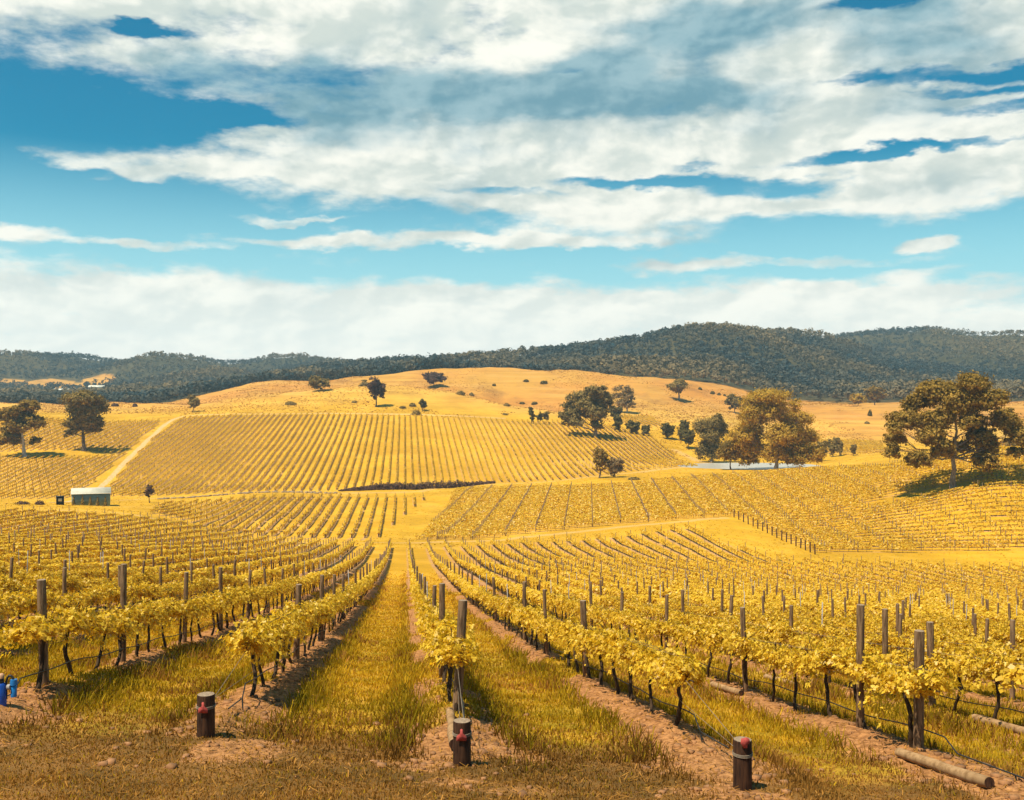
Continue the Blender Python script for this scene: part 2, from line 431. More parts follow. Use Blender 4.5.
FOREST_D = np.array([725, 725, 745, 880, 868, 862, 870, 872, 900, 900, 885, 870, 850, 830, 812, 812])
def forest_start(u): return np.interp(u, FOREST_U, FOREST_D)
CLEAR = [(62, 1565, 62, 70), (14, 1600, 34, 50), (98, 1630, 30, 40)]
def clearing(x, y):
    u = x / y * F + CX
    r = np.zeros(np.shape(x), bool)
    for px, d, rx, rd in CLEAR: r |= ((u - px) / (rx * 0.55)) ** 2 + ((y - d) / rd) ** 2 < 1
    return r
forest = sstep(Yg - forest_start(Ug), 0, 25) * (~clearing(Xg, Yg))
m_near = inside(BLK_NEAR, Xg, Yg); m_far = inside(BLK_FAR, Xg, Yg) | inside(BLK_MID, Xg, Yg) | inside(BLK_UP, Xg, Yg) | inside(BLK_STRIP, Xg, Yg) | (inside(BLK_LEFT, Xg, Yg) & ~inside(BLK_LEFT_GAP, Xg, Yg))
m_side = in_side(Xg, Yg)
rowattr = np.where(m_far, rowc_far(Xg, Yg), np.where(m_side, rowc_side(Xg, Yg), rowc(Xg, Yg)))
vinem = np.where(m_far | m_side, 1.0, np.where(m_near, sstep(Yg, 60, 110), 0.0))

def grid_mesh(name, j0, j1, mats):
    nu = len(UU); nj = j1 - j0
    co = np.stack([Xg[:, j0:j1], Yg[:, j0:j1], GZ[:, j0:j1]], -1).reshape(-1, 3)
    a = np.arange(nu * nj).reshape(nu, nj)
    q = np.stack([a[:-1, :-1], a[1:, :-1], a[1:, 1:], a[:-1, 1:]], -1).reshape(-1, 4)
    me = mesh_q(name, co, q, mats, smooth=True)
    ca = me.attributes.new('zone', 'FLOAT_COLOR', 'POINT')
    z = np.stack([soil, dry, track_m, forest], -1)[:, j0:j1].reshape(-1, 4).astype(np.float32)
    ca.data.foreach_set('color', z.ravel())
    cb = me.attributes.new('vine', 'FLOAT_COLOR', 'POINT')
    z = np.stack([rowattr, vinem, wild, m_side * 1.0], -1)[:, j0:j1].reshape(-1, 4).astype(np.float32)
    cb.data.foreach_set('color', z.ravel())
    return me

# ------------------------------------------------------------------ materials
def new_mat(name):
    m = bpy.data.materials.new(name); m.use_nodes = True
    t = NT(m.node_tree); bsdf = t.n['Principled BSDF']
    bsdf.inputs['Roughness'].default_value = 0.9
    bsdf.inputs['Specular IOR Level'].default_value = 0.15
    return m, t, bsdf
def set_bump(t, bsdf, h, strength, dist=0.05):
    b = t.node('ShaderNodeBump'); b.inputs['Strength'].default_value = strength; b.inputs['Distance'].default_value = dist
    t.l.new(h, b.inputs['Height']); t.l.new(b.outputs[0], bsdf.inputs['Normal'])

def ground_material():
    m, t, b = new_mat('ground_cover')
    pos = t.node('ShaderNodeNewGeometry').outputs['Position']
    za = t.node('ShaderNodeAttribute', attribute_name='zone'); va = t.node('ShaderNodeAttribute', attribute_name='vine')
    zs_ = t.node('ShaderNodeSeparateColor'); t.l.new(za.outputs['Color'], zs_.inputs[0])
    vs_ = t.node('ShaderNodeSeparateColor'); t.l.new(va.outputs['Color'], vs_.inputs[0])
    fine = t.noise(pos, 9.0, 5, 0.65); mid = t.noise(pos, 0.9, 5, 0.6); big = t.noise(pos, 0.035, 5, 0.6); tiny = t.noise(pos, 40.0, 3, 0.6)
    hill = t.noise(pos, 0.008, 5, 0.65)
    green = t.mix(t.ramp(fine, 0.3, 0.7), (0.23, 0.155, 0.008), (0.43, 0.265, 0.012))
    gold = t.mix(t.ramp(fine, 0.3, 0.7), (0.44, 0.235, 0.018), (0.66, 0.36, 0.035))
    grass = t.mix(t.ramp(mid, 0.35, 0.65), green, gold)
    farg = t.mix(t.ramp(big, 0.35, 0.65), (0.50, 0.262, 0.010), (0.69, 0.365, 0.018))
    y = t.sep(pos)[1]
    farg = t.mix(t.ramp(t.noise(pos, 0.22, 6, 0.7), 0.42, 0.68, 0.0, 0.6), farg, (0.40, 0.22, 0.010))
    farg = t.mix(t.ramp(t.noise(pos, 0.07, 6, 0.7), 0.5, 0.7, 0.0, 0.55), farg, (0.62, 0.36, 0.06))
    grass = t.mix(t.ramp(y, 30, 110), grass, farg)
    wildc = t.mix(t.ramp(big, 0.35, 0.65), (0.54, 0.255, 0.038), (0.70, 0.345, 0.052))
    wildc = t.mix(t.ramp(hill, 0.40, 0.62, 0.0, 0.75), wildc, (0.62, 0.37, 0.055))
    wildc = t.mix(t.ramp(t.noise(pos, 0.028, 7, 0.72), 0.50, 0.68, 0.0, 0.65), wildc, (0.30, 0.15, 0.035))
    lines = t.noise(t.comb(t.math('MULTIPLY', t.sep(pos)[0], 0.012), t.math('MULTIPLY', t.sep(pos)[1], 0.012), t.math('MULTIPLY', t.sep(pos)[2], 0.55)), 1.0, 6, 0.7)
    wildc = t.mix(t.ramp(lines, 0.50, 0.66, 0.0, 0.6), wildc, (0.70, 0.42, 0.10))
    wildc = t.mix(t.ramp(lines, 0.46, 0.34, 0.0, 0.5), wildc, (0.33, 0.165, 0.035))
    wildc = t.mix(t.ramp(t.noise(pos, 0.25, 6, 0.7), 0.55, 0.75, 0, 0.6), wildc, (0.34, 0.19, 0.05))
    wildc = t.mix(t.ramp(t.math('ADD', y, t.math('MULTIPLY', mid, 6.0)), 668, 700), wildc, t.mix(1.0, wildc, (0.86, 0.77, 0.84), 'MULTIPLY'))  # slope behind the knoll darkened in colour to stand for its shading
    grass = t.mix(vs_.outputs[2], grass, wildc)
    dry_shade = t.mix(t.ramp(mid, 0.3, 0.7), (0.09, 0.041, 0.011), (0.29, 0.128, 0.036))  # dry brown grass, darkened further to carry the foreground shade
    dry_shade = t.mix(t.ramp(fine, 0.35, 0.65, 0, 0.6), dry_shade, (0.10, 0.055, 0.015))
    c = t.mix(zs_.outputs[1], grass, dry_shade)
    soilc = t.mix(t.ramp(fine, 0.3, 0.7), (0.22, 0.092, 0.028), (0.56, 0.262, 0.092))
    soilc = t.mix(t.ramp(tiny, 0.5, 0.75, 0, 0.5), soilc, (0.16, 0.075, 0.03))
    sm = t.math('ADD', zs_.outputs[0], t.math('MULTIPLY', t.math('SUBTRACT', fine, 0.5), 0.9))
    c = t.mix(t.ramp(sm, 0.32, 0.62), c, soilc)
    # soil strips under the rows of the farther blocks
    ro = vs_.outputs[0]
    fr = t.math('ABSOLUTE', t.math('SUBTRACT', ro, t.math('ROUND', ro)))
    strip = t.ramp(fr, 0.20, 0.09)
    strip = t.math('MULTIPLY', strip, vs_.outputs[1])
    stripc = t.mix(t.ramp(mid, 0.3, 0.7), (0.36, 0.19, 0.075), (0.58, 0.33, 0.15))
    sstr = t.math('MULTIPLY', strip, t.ramp(t.noise(pos, 0.3, 3, 0.6), 0.3, 0.6, 0.35, 0.95))
    c = t.mix(sstr, c, stripc)
    trk = t.mix(t.ramp(fine, 0.3, 0.7), (0.52, 0.30, 0.09), (0.68, 0.42, 0.16))
    c = t.mix(zs_.outputs[2], c, trk)
    fo = t.mix(t.ramp(hill, 0.35, 0.65), (0.055, 0.05, 0.022), (0.10, 0.075, 0.028))
    c = t.mix(za.outputs['Alpha'], c, fo)
    t.l.new(c, b.inputs['Base Color'])
    hgt = t.math('ADD', fine, t.math('MULTIPLY', tiny, 0.5))
    set_bump(t, b, hgt, 0.7, 0.08)
    return m
M_ground = ground_material()

def leaf_mat(name, c_lo, c_hi, transl=0.35, attr='v', gloss=0.0):
    m = bpy.data.materials.new(name); m.use_nodes = True
    t = NT(m.node_tree); t.n.clear()
    out = t.node('ShaderNodeOutputMaterial')
    a = t.node('ShaderNodeAttribute', attribute_name=attr).outputs['Fac']
    c = t.mix(t.ramp(a, 0.0, 1.0, smooth=False), c_lo, c_hi)
    d = t.node('ShaderNodeBsdfDiffuse'); t.l.new(c, d.inputs[0])
    tr = t.node('ShaderNodeBsdfTranslucent'); t.l.new(t.mix(1.0, c, (1.0, 0.90, 0.4), 'MULTIPLY'), tr.inputs[0])
    mx = t.node('ShaderNodeMixShader'); mx.inputs[0].default_value = transl
    t.l.new(d.outputs[0], mx.inputs[1]); t.l.new(tr.outputs[0], mx.inputs[2])
    last = mx.outputs[0]
    if gloss:
        g = t.node('ShaderNodeBsdfGlossy'); g.inputs['Roughness'].default_value = 0.45
        mg = t.node('ShaderNodeMixShader'); mg.inputs[0].default_value = gloss
        t.l.new(last, mg.inputs[1]); t.l.new(g.outputs[0], mg.inputs[2]); last = mg.outputs[0]
    t.l.new(last, out.inputs[0])
    return m
M_vine = leaf_mat('vine_leaf', (0.40, 0.24, 0.006), (0.98, 0.665, 0.050), 0.44, gloss=0.03)
M_grass = leaf_mat('grass_blade', (0.21, 0.155, 0.009), (0.74, 0.455, 0.028), 0.40)
M_forest = leaf_mat('woodland_leaf', (0.016, 0.050, 0.062), (0.27, 0.185, 0.080), 0.12)
M_gum = leaf_mat('gum_leaf', (0.085, 0.062, 0.012), (0.50, 0.30, 0.06), 0.25)
M_olive = leaf_mat('grey_olive_leaf', (0.09, 0.072, 0.026), (0.44, 0.295, 0.09), 0.25)
M_darkleaf = leaf_mat('dark_leaf', (0.045, 0.043, 0.015), (0.23, 0.165, 0.045), 0.15)
M_goldleaf = leaf_mat('golden_leaf', (0.25, 0.15, 0.016), (0.74, 0.465, 0.07), 0.35)
M_paleleaf = leaf_mat('pale_grey_leaf', (0.16, 0.10, 0.045), (0.40, 0.27, 0.12), 0.15)
M_purple = leaf_mat('dusky_leaf', (0.055, 0.032, 0.028), (0.19, 0.11, 0.075), 0.12)

def wood_mat(name, lo, hi, scale=(14, 14, 1.5), rough=0.85):
    m, t, b = new_mat(name)
    tc = t.node('ShaderNodeTexCoord').outputs['Object']
    mp = t.vmath('MULTIPLY', tc, scale)
    n = t.noise(mp, 2.0, 6, 0.65); n2 = t.noise(tc, 3.0, 4, 0.6)
    c = t.mix(t.ramp(n, 0.3, 0.7), lo, hi)
    c = t.mix(t.ramp(n2, 0.5, 0.75, 0, 0.5), c, tuple(v * 0.5 for v in lo))
    t.l.new(c, b.inputs['Base Color']); b.inputs['Roughness'].default_value = rough
    set_bump(t, b, n, 0.5, 0.01)
    return m
M_post = wood_mat('weathered_post', (0.085, 0.045, 0.021), (0.30, 0.180, 0.095))
M_postend = wood_mat('post_end_grain', (0.19, 0.13, 0.085), (0.36, 0.26, 0.17))
M_creosote = wood_mat('creosoted_post', (0.020, 0.009, 0.006), (0.095, 0.042, 0.020))
M_log = wood_mat('pale_log', (0.20, 0.11, 0.045), (0.46, 0.28, 0.135), (3, 3, 3))
M_trunk = wood_mat('vine_trunk', (0.022, 0.013, 0.007), (0.085, 0.052, 0.028))
M_bark = wood_mat('gum_bark', (0.16, 0.11, 0.075), (0.42, 0.33, 0.25), (2, 2, 0.6))
M_darkbark = wood_mat('dark_bark', (0.07, 0.05, 0.035), (0.20, 0.15, 0.105), (2, 2, 0.6))
M_palebark = wood_mat('pale_bark', (0.36, 0.29, 0.23), (0.66, 0.56, 0.46), (1, 1, 0.5))
def plain(name, col, rough=0.6, var=0.15, scale=8.0, metal=0.0, spec=0.3):
    m, t, b = new_mat(name)
    n = t.noise(t.node('ShaderNodeTexCoord').outputs['Object'], scale, 5, 0.6)
    c = t.mix(t.ramp(n, 0.3, 0.7), tuple(v * (1 - var) for v in col), tuple(min(1, v * (1 + var)) for v in col))
    t.l.new(c, b.inputs['Base Color'])
    b.inputs['Roughness'].default_value = rough; b.inputs['Metallic'].default_value = metal; b.inputs['Specular IOR Level'].default_value = spec
    return m
M_steel = plain('galvanised_steel', (0.30, 0.27, 0.24), 0.5, 0.2)
M_wire = plain('wire', (0.22, 0.165, 0.11), 0.5, 0.3)
M_hose = plain('black_hose', (0.022, 0.024, 0.022), 0.45, 0.3)
M_tag = plain('red_tag', (0.42, 0.065, 0.05), 0.7, 0.25, 30.0)
M_blue = plain('blue_plastic', (0.010, 0.07, 0.36), 0.35, 0.15, spec=0.5)
M_blue2 = plain('light_blue_plastic', (0.012, 0.16, 0.42), 0.35, 0.15, spec=0.5)
M_cap = plain('tan_cap', (0.55, 0.30, 0.16), 0.5, 0.1)

# ------------------------------------------------------------------ ground, hills, tracks, pond
j_split = int(np.searchsorted(DD, 905))
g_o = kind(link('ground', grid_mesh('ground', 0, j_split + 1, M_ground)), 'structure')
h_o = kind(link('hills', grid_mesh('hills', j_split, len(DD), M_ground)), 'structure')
def strip_mesh(name, pts, w, mat, lift=0.05):
    pts = np.array(pts); seg = []
    for (a, b) in zip(pts[:-1], pts[1:]):
        n = max(2, int(np.hypot(*(b - a)) / 1.5)); seg.append(a + (b - a) * np.linspace(0, 1, n, endpoint=False)[:, None])
    p = np.concatenate(seg + [pts[-1:]])
    for _ in range(40): p[1:-1] = 0.25 * p[:-2] + 0.5 * p[1:-1] + 0.25 * p[2:]
    t = np.gradient(p, axis=0); t /= np.linalg.norm(t, axis=1)[:, None]
    nrm_ = np.stack([-t[:, 1], t[:, 0]], -1)
    K = 7; vs = []
    for k in range(K):
        s = (k / (K - 1) - 0.5) * 2
        ww = w * (1 + 0.22 * (vn.fbm(p[:, 0] * 0.25 + k, p[:, 1] * 0.25, 2) - 0.5) * 2)
        q = p + nrm_ * (s * ww)[:, None]
        z = height(q[:, 0], q[:, 1]) + lift * (1 - abs(s) ** 6 * 1.4)
        vs.append(np.column_stack([q, z]))
    vs = np.array(vs); n = len(p)
    a = np.arange(K * n).reshape(K, n)
    qd = np.stack([a[:-1, :-1], a[:-1, 1:], a[1:, 1:], a[1:, :-1]], -1).reshape(-1, 4)
    return mesh_q(name, vs.reshape(-1, 3), qd[:, ::-1], mat, smooth=True)
def track_material():
    m, t, b = new_mat('track_dust')
    pos = t.node('ShaderNodeNewGeometry').outputs['Position']
    n = t.noise(pos, 1.2, 6, 0.65)
    c = t.mix(t.ramp(n, 0.3, 0.7), (0.50, 0.28, 0.10), (0.74, 0.47, 0.22))
    t.l.new(c, b.inputs['Base Color']); return m
M_track = track_material()
kind(link('dirt_track', strip_mesh('dirt_track', TRACK_UP, 1.35, M_track)), 'structure')
def water_material():
    m, t, b = new_mat('pond_water')
    pos = t.node('ShaderNodeNewGeometry').outputs['Position']
    n = t.noise(t.vmath('MULTIPLY', pos, (0.6, 1.6, 1)), 1.0, 4, 0.6)
    b.inputs['Base Color'].default_value = (0.46, 0.43, 0.36, 1)
    b.inputs['Roughness'].default_value = 0.32; b.inputs['Specular IOR Level'].default_value = 0.6
    set_bump(t, b, n, 0.5, 0.08); return m
th = np.linspace(0, 2 * np.pi, 49)[:-1]
pv = np.column_stack([pond_c[0] + 34 * np.cos(th), pond_c[1] + 24 * np.sin(th), np.full(48, POND_Z)])
pv = np.concatenate([pv, [[*pond_c, POND_Z]]])
link_p = kind(link('pond_water', mesh_q('pond_water', pv, [(48, k, k + 1, (k + 2) % 48) for k in range(0, 48, 2)], water_material())), 'structure')

# ------------------------------------------------------------------ vines
def leaf_quads(c, nrm, up, size):
    """diamond-ish leaf quads; c, nrm, up (n,3)"""
    nrm = nrm / (np.linalg.norm(nrm, axis=1)[:, None] + 1e-9)
    e1 = np.cross(up, nrm); e1 /= np.linalg.norm(e1, axis=1)[:, None] + 1e-9
    e2 = np.cross(nrm, e1)
    s = size[:, None]
    v = np.stack([c - e1 * s * .5 - e2 * s * .35, c + e1 * s * .5 - e2 * s * .35, c + e1 * s * .42 + e2 * s * .5, c - e1 * s * .42 + e2 * s * .5], 1)
    return v.reshape(-1, 3), np.arange(len(c) * 4).reshape(-1, 4)

LEAF_P = np.array([(0, 0), (-.42, -.16), (-.56, .26), (0, .34), (-.30, .40), (-.30, .74), (0, 1.0), (.42, -.16), (.56, .26), (.30, .40), (.30, .74)])
LEAF_Q = np.array([(0, 3, 2, 1), (3, 6, 5, 4), (0, 7, 8, 3), (3, 9, 10, 6)])
def vine_leaves(c, nrm, tip, size, r):
    """lobed, folded vine leaves of four quads each"""
    nrm = nrm / np.linalg.norm(nrm, axis=1)[:, None]
    e2 = tip - nrm * np.sum(tip * nrm, 1)[:, None]; e2 /= np.linalg.norm(e2, axis=1)[:, None] + 1e-9
    e1 = np.cross(e2, nrm)
    n = len(c); fold = r.uniform(-.1, .45, n); curl = r.uniform(-.35, .1, n)
    lx, ly = LEAF_P[:, 0], LEAF_P[:, 1] - 0.3
    z = fold[:, None] * np.abs(lx)[None] + curl[:, None] * (ly ** 2)[None]
    v = c[:, None] + size[:, None, None] * (lx[None, :, None] * e1[:, None] + ly[None, :, None] * e2[:, None] + z[:, :, None] * nrm[:, None])
    q = (np.arange(n) * len(LEAF_P))[:, None, None] + LEAF_Q[None]
    return v.reshape(-1, 3), q.reshape(-1, 4)
VSP = 1.5                          # vine spacing in the row
def make_vine_variant(seed):
    r = np.random.default_rng(seed)
    # trunk: local y along the row
    b = MB()
    lean = r.uniform(-.05, .26); side = r.uniform(-.06, .06)
    zz = np.linspace(-0.12, 0.84, 9); tt = np.clip(zz / 0.84, 0, 1)
    wob = np.cumsum(r.normal(0, .016, (9, 2)), axis=0); wob -= wob[0]
    pts = np.column_stack([side * tt + wob[:, 0], lean * np.sin(tt * 2.2) + wob[:, 1], zz])
    rad = (0.034 - 0.009 * tt) * r.uniform(.9, 1.2) * (1 + r.normal(0, .08, 9)); rad[0] *= 1.3
    b.tube(pts, rad, 7)
    top = pts[-1]
    for s in (-1, 1):
        ys = np.linspace(0, .82, 6)
        arm = np.column_stack([top[0] * (1 - ys / .82) + r.normal(0, .012, 6), top[1] + s * ys, top[2] - .03 + .07 * np.sin(ys * 2) + r.normal(0, .01, 6)])
        b.tube(arm, 0.020 - 0.009 * ys / .82, 6)
    for k in range(r.integers(6, 10)):
        y0 = r.uniform(-.75, .75); l = r.uniform(.25, .6)
        sh = np.array([[0, y0, .85], [r.normal(0, .06), y0 + r.normal(0, .05), .85 + l * .5], [r.normal(0, .15), y0 + r.normal(0, .12), .85 + l]])
        b.tube(sh, [.007, .005, .003], 4, cap=False)
    trunk = b.mesh('vine_trunk', M_trunk, smooth=True)
    # foliage: shoots fanning up and drooping over
    cs = []; ns = []
    nshoot = 60
    for k in range(nshoot):
        y0 = r.uniform(-.80, .80); l = r.uniform(.24, .58)
        ang = r.normal(0, .85); fx = math.sin(ang); fz = math.cos(ang)
        droop = r.uniform(.15, .62)
        m = r.integers(19, 33); s = np.sort(r.uniform(0.05, 1, m))
        dy = r.normal(0, .22)
        c = np.column_stack([fx * l * s * .9, y0 + dy * s, 0.87 + fz * l * s - droop * (s ** 2) * l])
        c += r.normal(0, .05, c.shape)
        n = np.column_stack([fx + r.normal(0, .55, m), r.normal(0, .55, m), .75 + r.normal(0, .45, m)])
        cs.append(c); ns.append(n)
    c = np.concatenate(cs); n = np.concatenate(ns)
    c[:, 0] = np.clip(c[:, 0], -.52, .52)
    size = r.uniform(.046, .096, len(c))
    tip = np.column_stack([n[:, 0] * .8, r.normal(0, .7, len(c)), -np.abs(r.normal(.6, .3, len(c)))])
    v, q = vine_leaves(c, n, tip, size, r)
    a = np.clip(r.beta(1.7, 1.25, len(c)), 0, 1)
    me = mesh_q('vine_foliage', v, q, M_vine, fattr={'v': np.repeat(a, 4)})
    return trunk, me
vine_vars = [make_vine_variant(100 + i) for i in range(12)]

# all the near block's vine stations
pts_all = []
for k in range(-64, 64):
    y = np.arange(float(row_start(k)) + 0.5, 240, VSP)
    y = y + rng.normal(0, .08, len(y))
    x = XB + k * SP - ROW * y
    ok = inside(BLK_NEAR, x, y) & (np.abs(x / y) < 0.62)
    y, x = y[ok], x[ok]
    pts_all.append(np.column_stack([x, y, np.full(len(x), k), np.round((y - float(row_start(k)) - .5) / VSP)]))
near = np.concatenate(pts_all)
u_ = near[:, 0] / near[:, 1]
zt = height(near[:, 0], near[:, 1]) + 1.3
inview = (np.abs(u_) < 0.53) & (np.abs(zt / near[:, 1]) < 0.42)
order = np.argsort(np.where(inview, near[:, 1], 1e6))
N_IND = 290
ind_idx = set(order[:N_IND].tolist())
keep_rng = rng.random(len(near)) > 0.035          # a few gaps
ORD = ['first', 'second', 'third', 'fourth', 'fifth', 'sixth', 'seventh', 'eighth', 'ninth', 'tenth', 'eleventh', 'twelfth', 'thirteenth', 'fourteenth', 'fifteenth',
       'sixteenth', 'seventeenth', 'eighteenth', 'nineteenth', 'twentieth', 'twenty-first', 'twenty-second', 'twenty-third', 'twenty-fourth', 'twenty-fifth',
       'twenty-sixth', 'twenty-seventh', 'twenty-eighth', 'twenty-ninth', 'thirtieth', 'thirty-first', 'thirty-second', 'thirty-third', 'thirty-fourth', 'thirty-fifth',
       'thirty-sixth', 'thirty-seventh', 'thirty-eighth', 'thirty-ninth', 'fortieth', 'forty-first', 'forty-second', 'forty-third', 'forty-fourth', 'forty-fifth', 'forty-sixth', 'forty-seventh', 'forty-eighth']
ROWNAME = {-2: 'the row beside the blue irrigation valve', -1: 'the row behind the left red-tagged stump', 0: 'the row behind the middle red-tagged stump',
           1: 'the row behind the right red-tagged stump', 2: 'the row ending at the long pale log'}
def row_name(k):
    k = int(k)
    if k in ROWNAME: return ROWNAME[k]
    if k > 2: return 'the %s row beyond the long-log row' % ORD[k - 3]
    return 'the %s row beyond the blue-valve row' % ORD[-3 - k]
def slope_frame(x, y):
    e = 0.8
    gy = (height(x - ROW * e, y + e) - height(x + ROW * e, y - e)) / (2 * e)
    return gy
gy_all = slope_frame(near[:, 0], near[:, 1])
gz_all = height(near[:, 0], near[:, 1])
RZ = math.atan(ROW)
seen_n = {}
done = []
for i in sorted(ind_idx, key=lambda i: near[i, 1]):
    if not keep_rng[i] and near[i, 1] > 24: continue
    x, y, k, s = near[i]
    seen_n[k] = seen_n.get(k, 0) + 1
    n = seen_n[k] - 1
    label = 'golden grapevine, %s in view in %s' % (ORD[min(n, len(ORD) - 1)], row_name(k))
    o = thing('grapevine', label, 'grapevine', (x, y, gz_all[i]), RZ, 'grapevines of the nearest rows')
    o.rotation_euler = (math.atan(gy_all[i]), 0, RZ + (math.pi if rng.random() < .5 else 0))
    if abs(o.rotation_euler[2]) > 1: o.rotation_euler[0] *= -1
    sc_ = rng.uniform(.92, 1.10); o.scale = (sc_ * rng.uniform(.9, 1.12), 1.0, sc_)
    tv, fv = vine_vars[rng.integers(len(vine_vars))]
    link('trunk', tv, o); link('foliage', fv, o)

# the rest of the vines, one mesh
class Bulk:
    def __init__(s): s.v = []; s.q = []; s.m = []; s.a = []; s.n = 0
    def add(s, v, q, m, a):
        s.v.append(v.astype(np.float32)); s.q.append(q + s.n); s.n += len(v)
        s.m.append(np.full(len(q), m, np.int32)); s.a.append(a.astype(np.float32))
    def mesh(s, name, mats):
        return mesh_q(name, np.concatenate(s.v), np.concatenate(s.q), mats, np.concatenate(s.m), False, {'v': np.concatenate(s.a)})
bulk = Bulk()
def add_hedge(x, y, z, dirx, diry, gs, n_leaf, size, seed, length=VSP, hscale=1.0, wscale=1.0):
    """leaf cloud over each vine station; n_leaf per vine"""
    r = np.random.default_rng(seed); N = len(x)
    if N == 0: return
    rep = np.repeat(np.arange(N), n_leaf); m = len(rep)
    vig = (0.75 + 0.5 * vn.fbm(x * .12, y * .12, 3))[rep] * hscale * r.uniform(.85, 1.12, N)[rep]
    t = r.uniform(-.56, .56, m) * length
    ang = r.normal(0, .85, m); rr = np.sqrt(r.uniform(.08, 1, m))
    lx = np.sin(ang) * rr * .50 * wscale; lz = .88 + (np.cos(ang) * rr * .50 - .10 * rr) * vig
    n = np.column_stack([np.sin(ang) + r.normal(0, .5, m), r.normal(0, .5, m), np.cos(ang) * .9 + .35 + r.normal(0, .35, m)])
    dx, dy = dirx, diry
    px_, py_ = dy, -dx
    c = np.column_stack([x[rep] + t * dx + lx * px_, y[rep] + t * dy + lx * py_, z[rep] + gs[rep] * t + lz])
    nn = np.column_stack([n[:, 1] * dx + n[:, 0] * px_, n[:, 1] * dy + n[:, 0] * py_, n[:, 2]])
    up = np.column_stack([r.normal(0, .5, m), r.normal(0, .5, m), np.ones(m)])
    v, q = leaf_quads(c, nn, up, r.uniform(.75, 1.3, m) * size)
    bulk.add(v, q, 0, np.clip(r.beta(3, 2, m), 0, 1))
def add_trunks(x, y, z, dirx, diry, seed, rad=.03, h=.90):
    r = np.random.default_rng(seed); N = len(x)
    if N == 0: return
    th = np.arange(4) * np.pi / 2 + .4
    ring = np.column_stack([np.cos(th), np.sin(th)])
    lev = np.array([-.1, .55, 1.0]) * h
    off = np.zeros((N, 3, 2)); off[:, 1] = r.normal(0, .06, (N, 2)); off[:, 2] = off[:, 1] + r.normal(0, .06, (N, 2)) + np.array([dirx, diry]) * .08
    V = np.zeros((N, 3, 4, 3))
    V[..., 0] = x[:, None, None] + off[:, :, None, 0] + rad * ring[None, None, :, 0]
    V[..., 1] = y[:, None, None] + off[:, :, None, 1] + rad * ring[None, None, :, 1]
    V[..., 2] = z[:, None, None] + lev[None, :, None]
    base = (np.arange(N) * 12)[:, None]
    qs = [(l * 4 + k, l * 4 + (k + 1) % 4, (l + 1) * 4 + (k + 1) % 4, (l + 1) * 4 + k) for l in range(2) for k in range(4)]
    q = (base[:, :, None] + np.array(qs)[None]).reshape(-1, 4)
    bulk.add(V.reshape(-1, 3), q, 1, np.full(len(q), .5))
rest = np.array([i for i in range(len(near)) if i not in ind_idx and keep_rng[i]])
dx_, dy_ = -ROW / math.hypot(1, ROW), 1 / math.hypot(1, ROW)
for lo, hi, nl, sz in ((0, 45, 480, .10), (45, 70, 320, .12), (70, 110, 170, .155), (110, 160, 90, .21), (160, 260, 60, .25)):
    s = rest[(near[rest, 1] >= lo) & (near[rest, 1] < hi)]
    # beside the frame a thin sample is enough
    add_hedge(near[s, 0], near[s, 1], gz_all[s], dx_, dy_, gy_all[s], nl, sz, 900 + lo, VSP, *((1.0, 1.0) if lo < 70 else (.92, .78) if lo < 110 else (.85, .62)))
    add_trunks(near[s, 0], near[s, 1], gz_all[s], dx_, dy_, 950 + lo, .032)
def block_rows(test, along, spacing, step, bounds, seed, dirv, fn):
    """stations along rows; fn(k, t) -> x, y"""
    xs_, ys_ = [], []
    for k in range(*bounds[0]):
        t = np.arange(*bounds[1], step)
        x, y = fn(k, t); ok = test(x, y); xs_.append(x[ok]); ys_.append(y[ok])
    return np.concatenate(xs_), np.concatenate(ys_)
def far_test(x, y):
    return (inside(BLK_FAR, x, y) | inside(BLK_MID, x, y) | inside(BLK_UP, x, y) | inside(BLK_STRIP, x, y) | (inside(BLK_LEFT, x, y) & ~inside(BLK_LEFT_GAP, x, y)))
fx, fy = block_rows(far_test, None, SPF, 1.8, ((-110, 110), (225, 660)), 1, None, lambda k, t: (k * SPF - ROW * t, t))
fk = (np.hypot((fx - 37), (fy - 445)) > 9) & ~((np.hypot((fx - 42) / 26, (fy - 442) / 9) < 1) & (vn.fbm(fx * .1, fy * .1, 2) < .62)) & (rng.random(len(fx)) > .06)
fx, fy = fx[fk], fy[fk]
fz = height(fx, fy); fg = slope_frame(fx, fy)
for lo, hi, nl, sz in ((0, 340, 36, .32), (340, 450, 26, .40), (450, 800, 18, .48)):
    s = (fy >= lo) & (fy < hi)
    add_hedge(fx[s], fy[s], fz[s], dx_, dy_, fg[s], nl, sz, 1900 + lo, 1.8, .85, .62)
    add_trunks(fx[s], fy[s], fz[s], dx_, dy_, 1950 + lo, .05)
sx, sy = block_rows(in_side, None, SPS, 1.8, ((58, 134), (-40, 215)), 2, None, lambda k, t: (t, k * SPS + TILT * t))
sk = (rng.random(len(sx)) > .06) & (sx / sy < .62)
sx, sy = sx[sk], sy[sk]
sz_ = height(sx, sy)
sg = (height(sx + .8, sy + TILT * .8) - height(sx - .8, sy - TILT * .8)) / 1.6
sd = (1 / math.hypot(1, TILT), TILT / math.hypot(1, TILT))
for lo, hi, nl, sz in ((0, 250, 54, .30), (250, 500, 40, .34)):
    s = (sy >= lo) & (sy < hi)
    add_hedge(sx[s], sy[s], sz_[s], sd[0], sd[1], sg[s], nl, sz, 2900 + lo, 1.8, .95, 1.0)
    add_trunks(sx[s], sy[s], sz_[s], sd[0], sd[1], 2950 + lo, .04)
kind(tag(link('grapevine_rows', bulk.mesh('grapevine_rows', [M_vine, M_trunk])), 'massed rows of golden grapevines covering the slopes beyond the nearest vines', 'grapevines'), 'stuff')
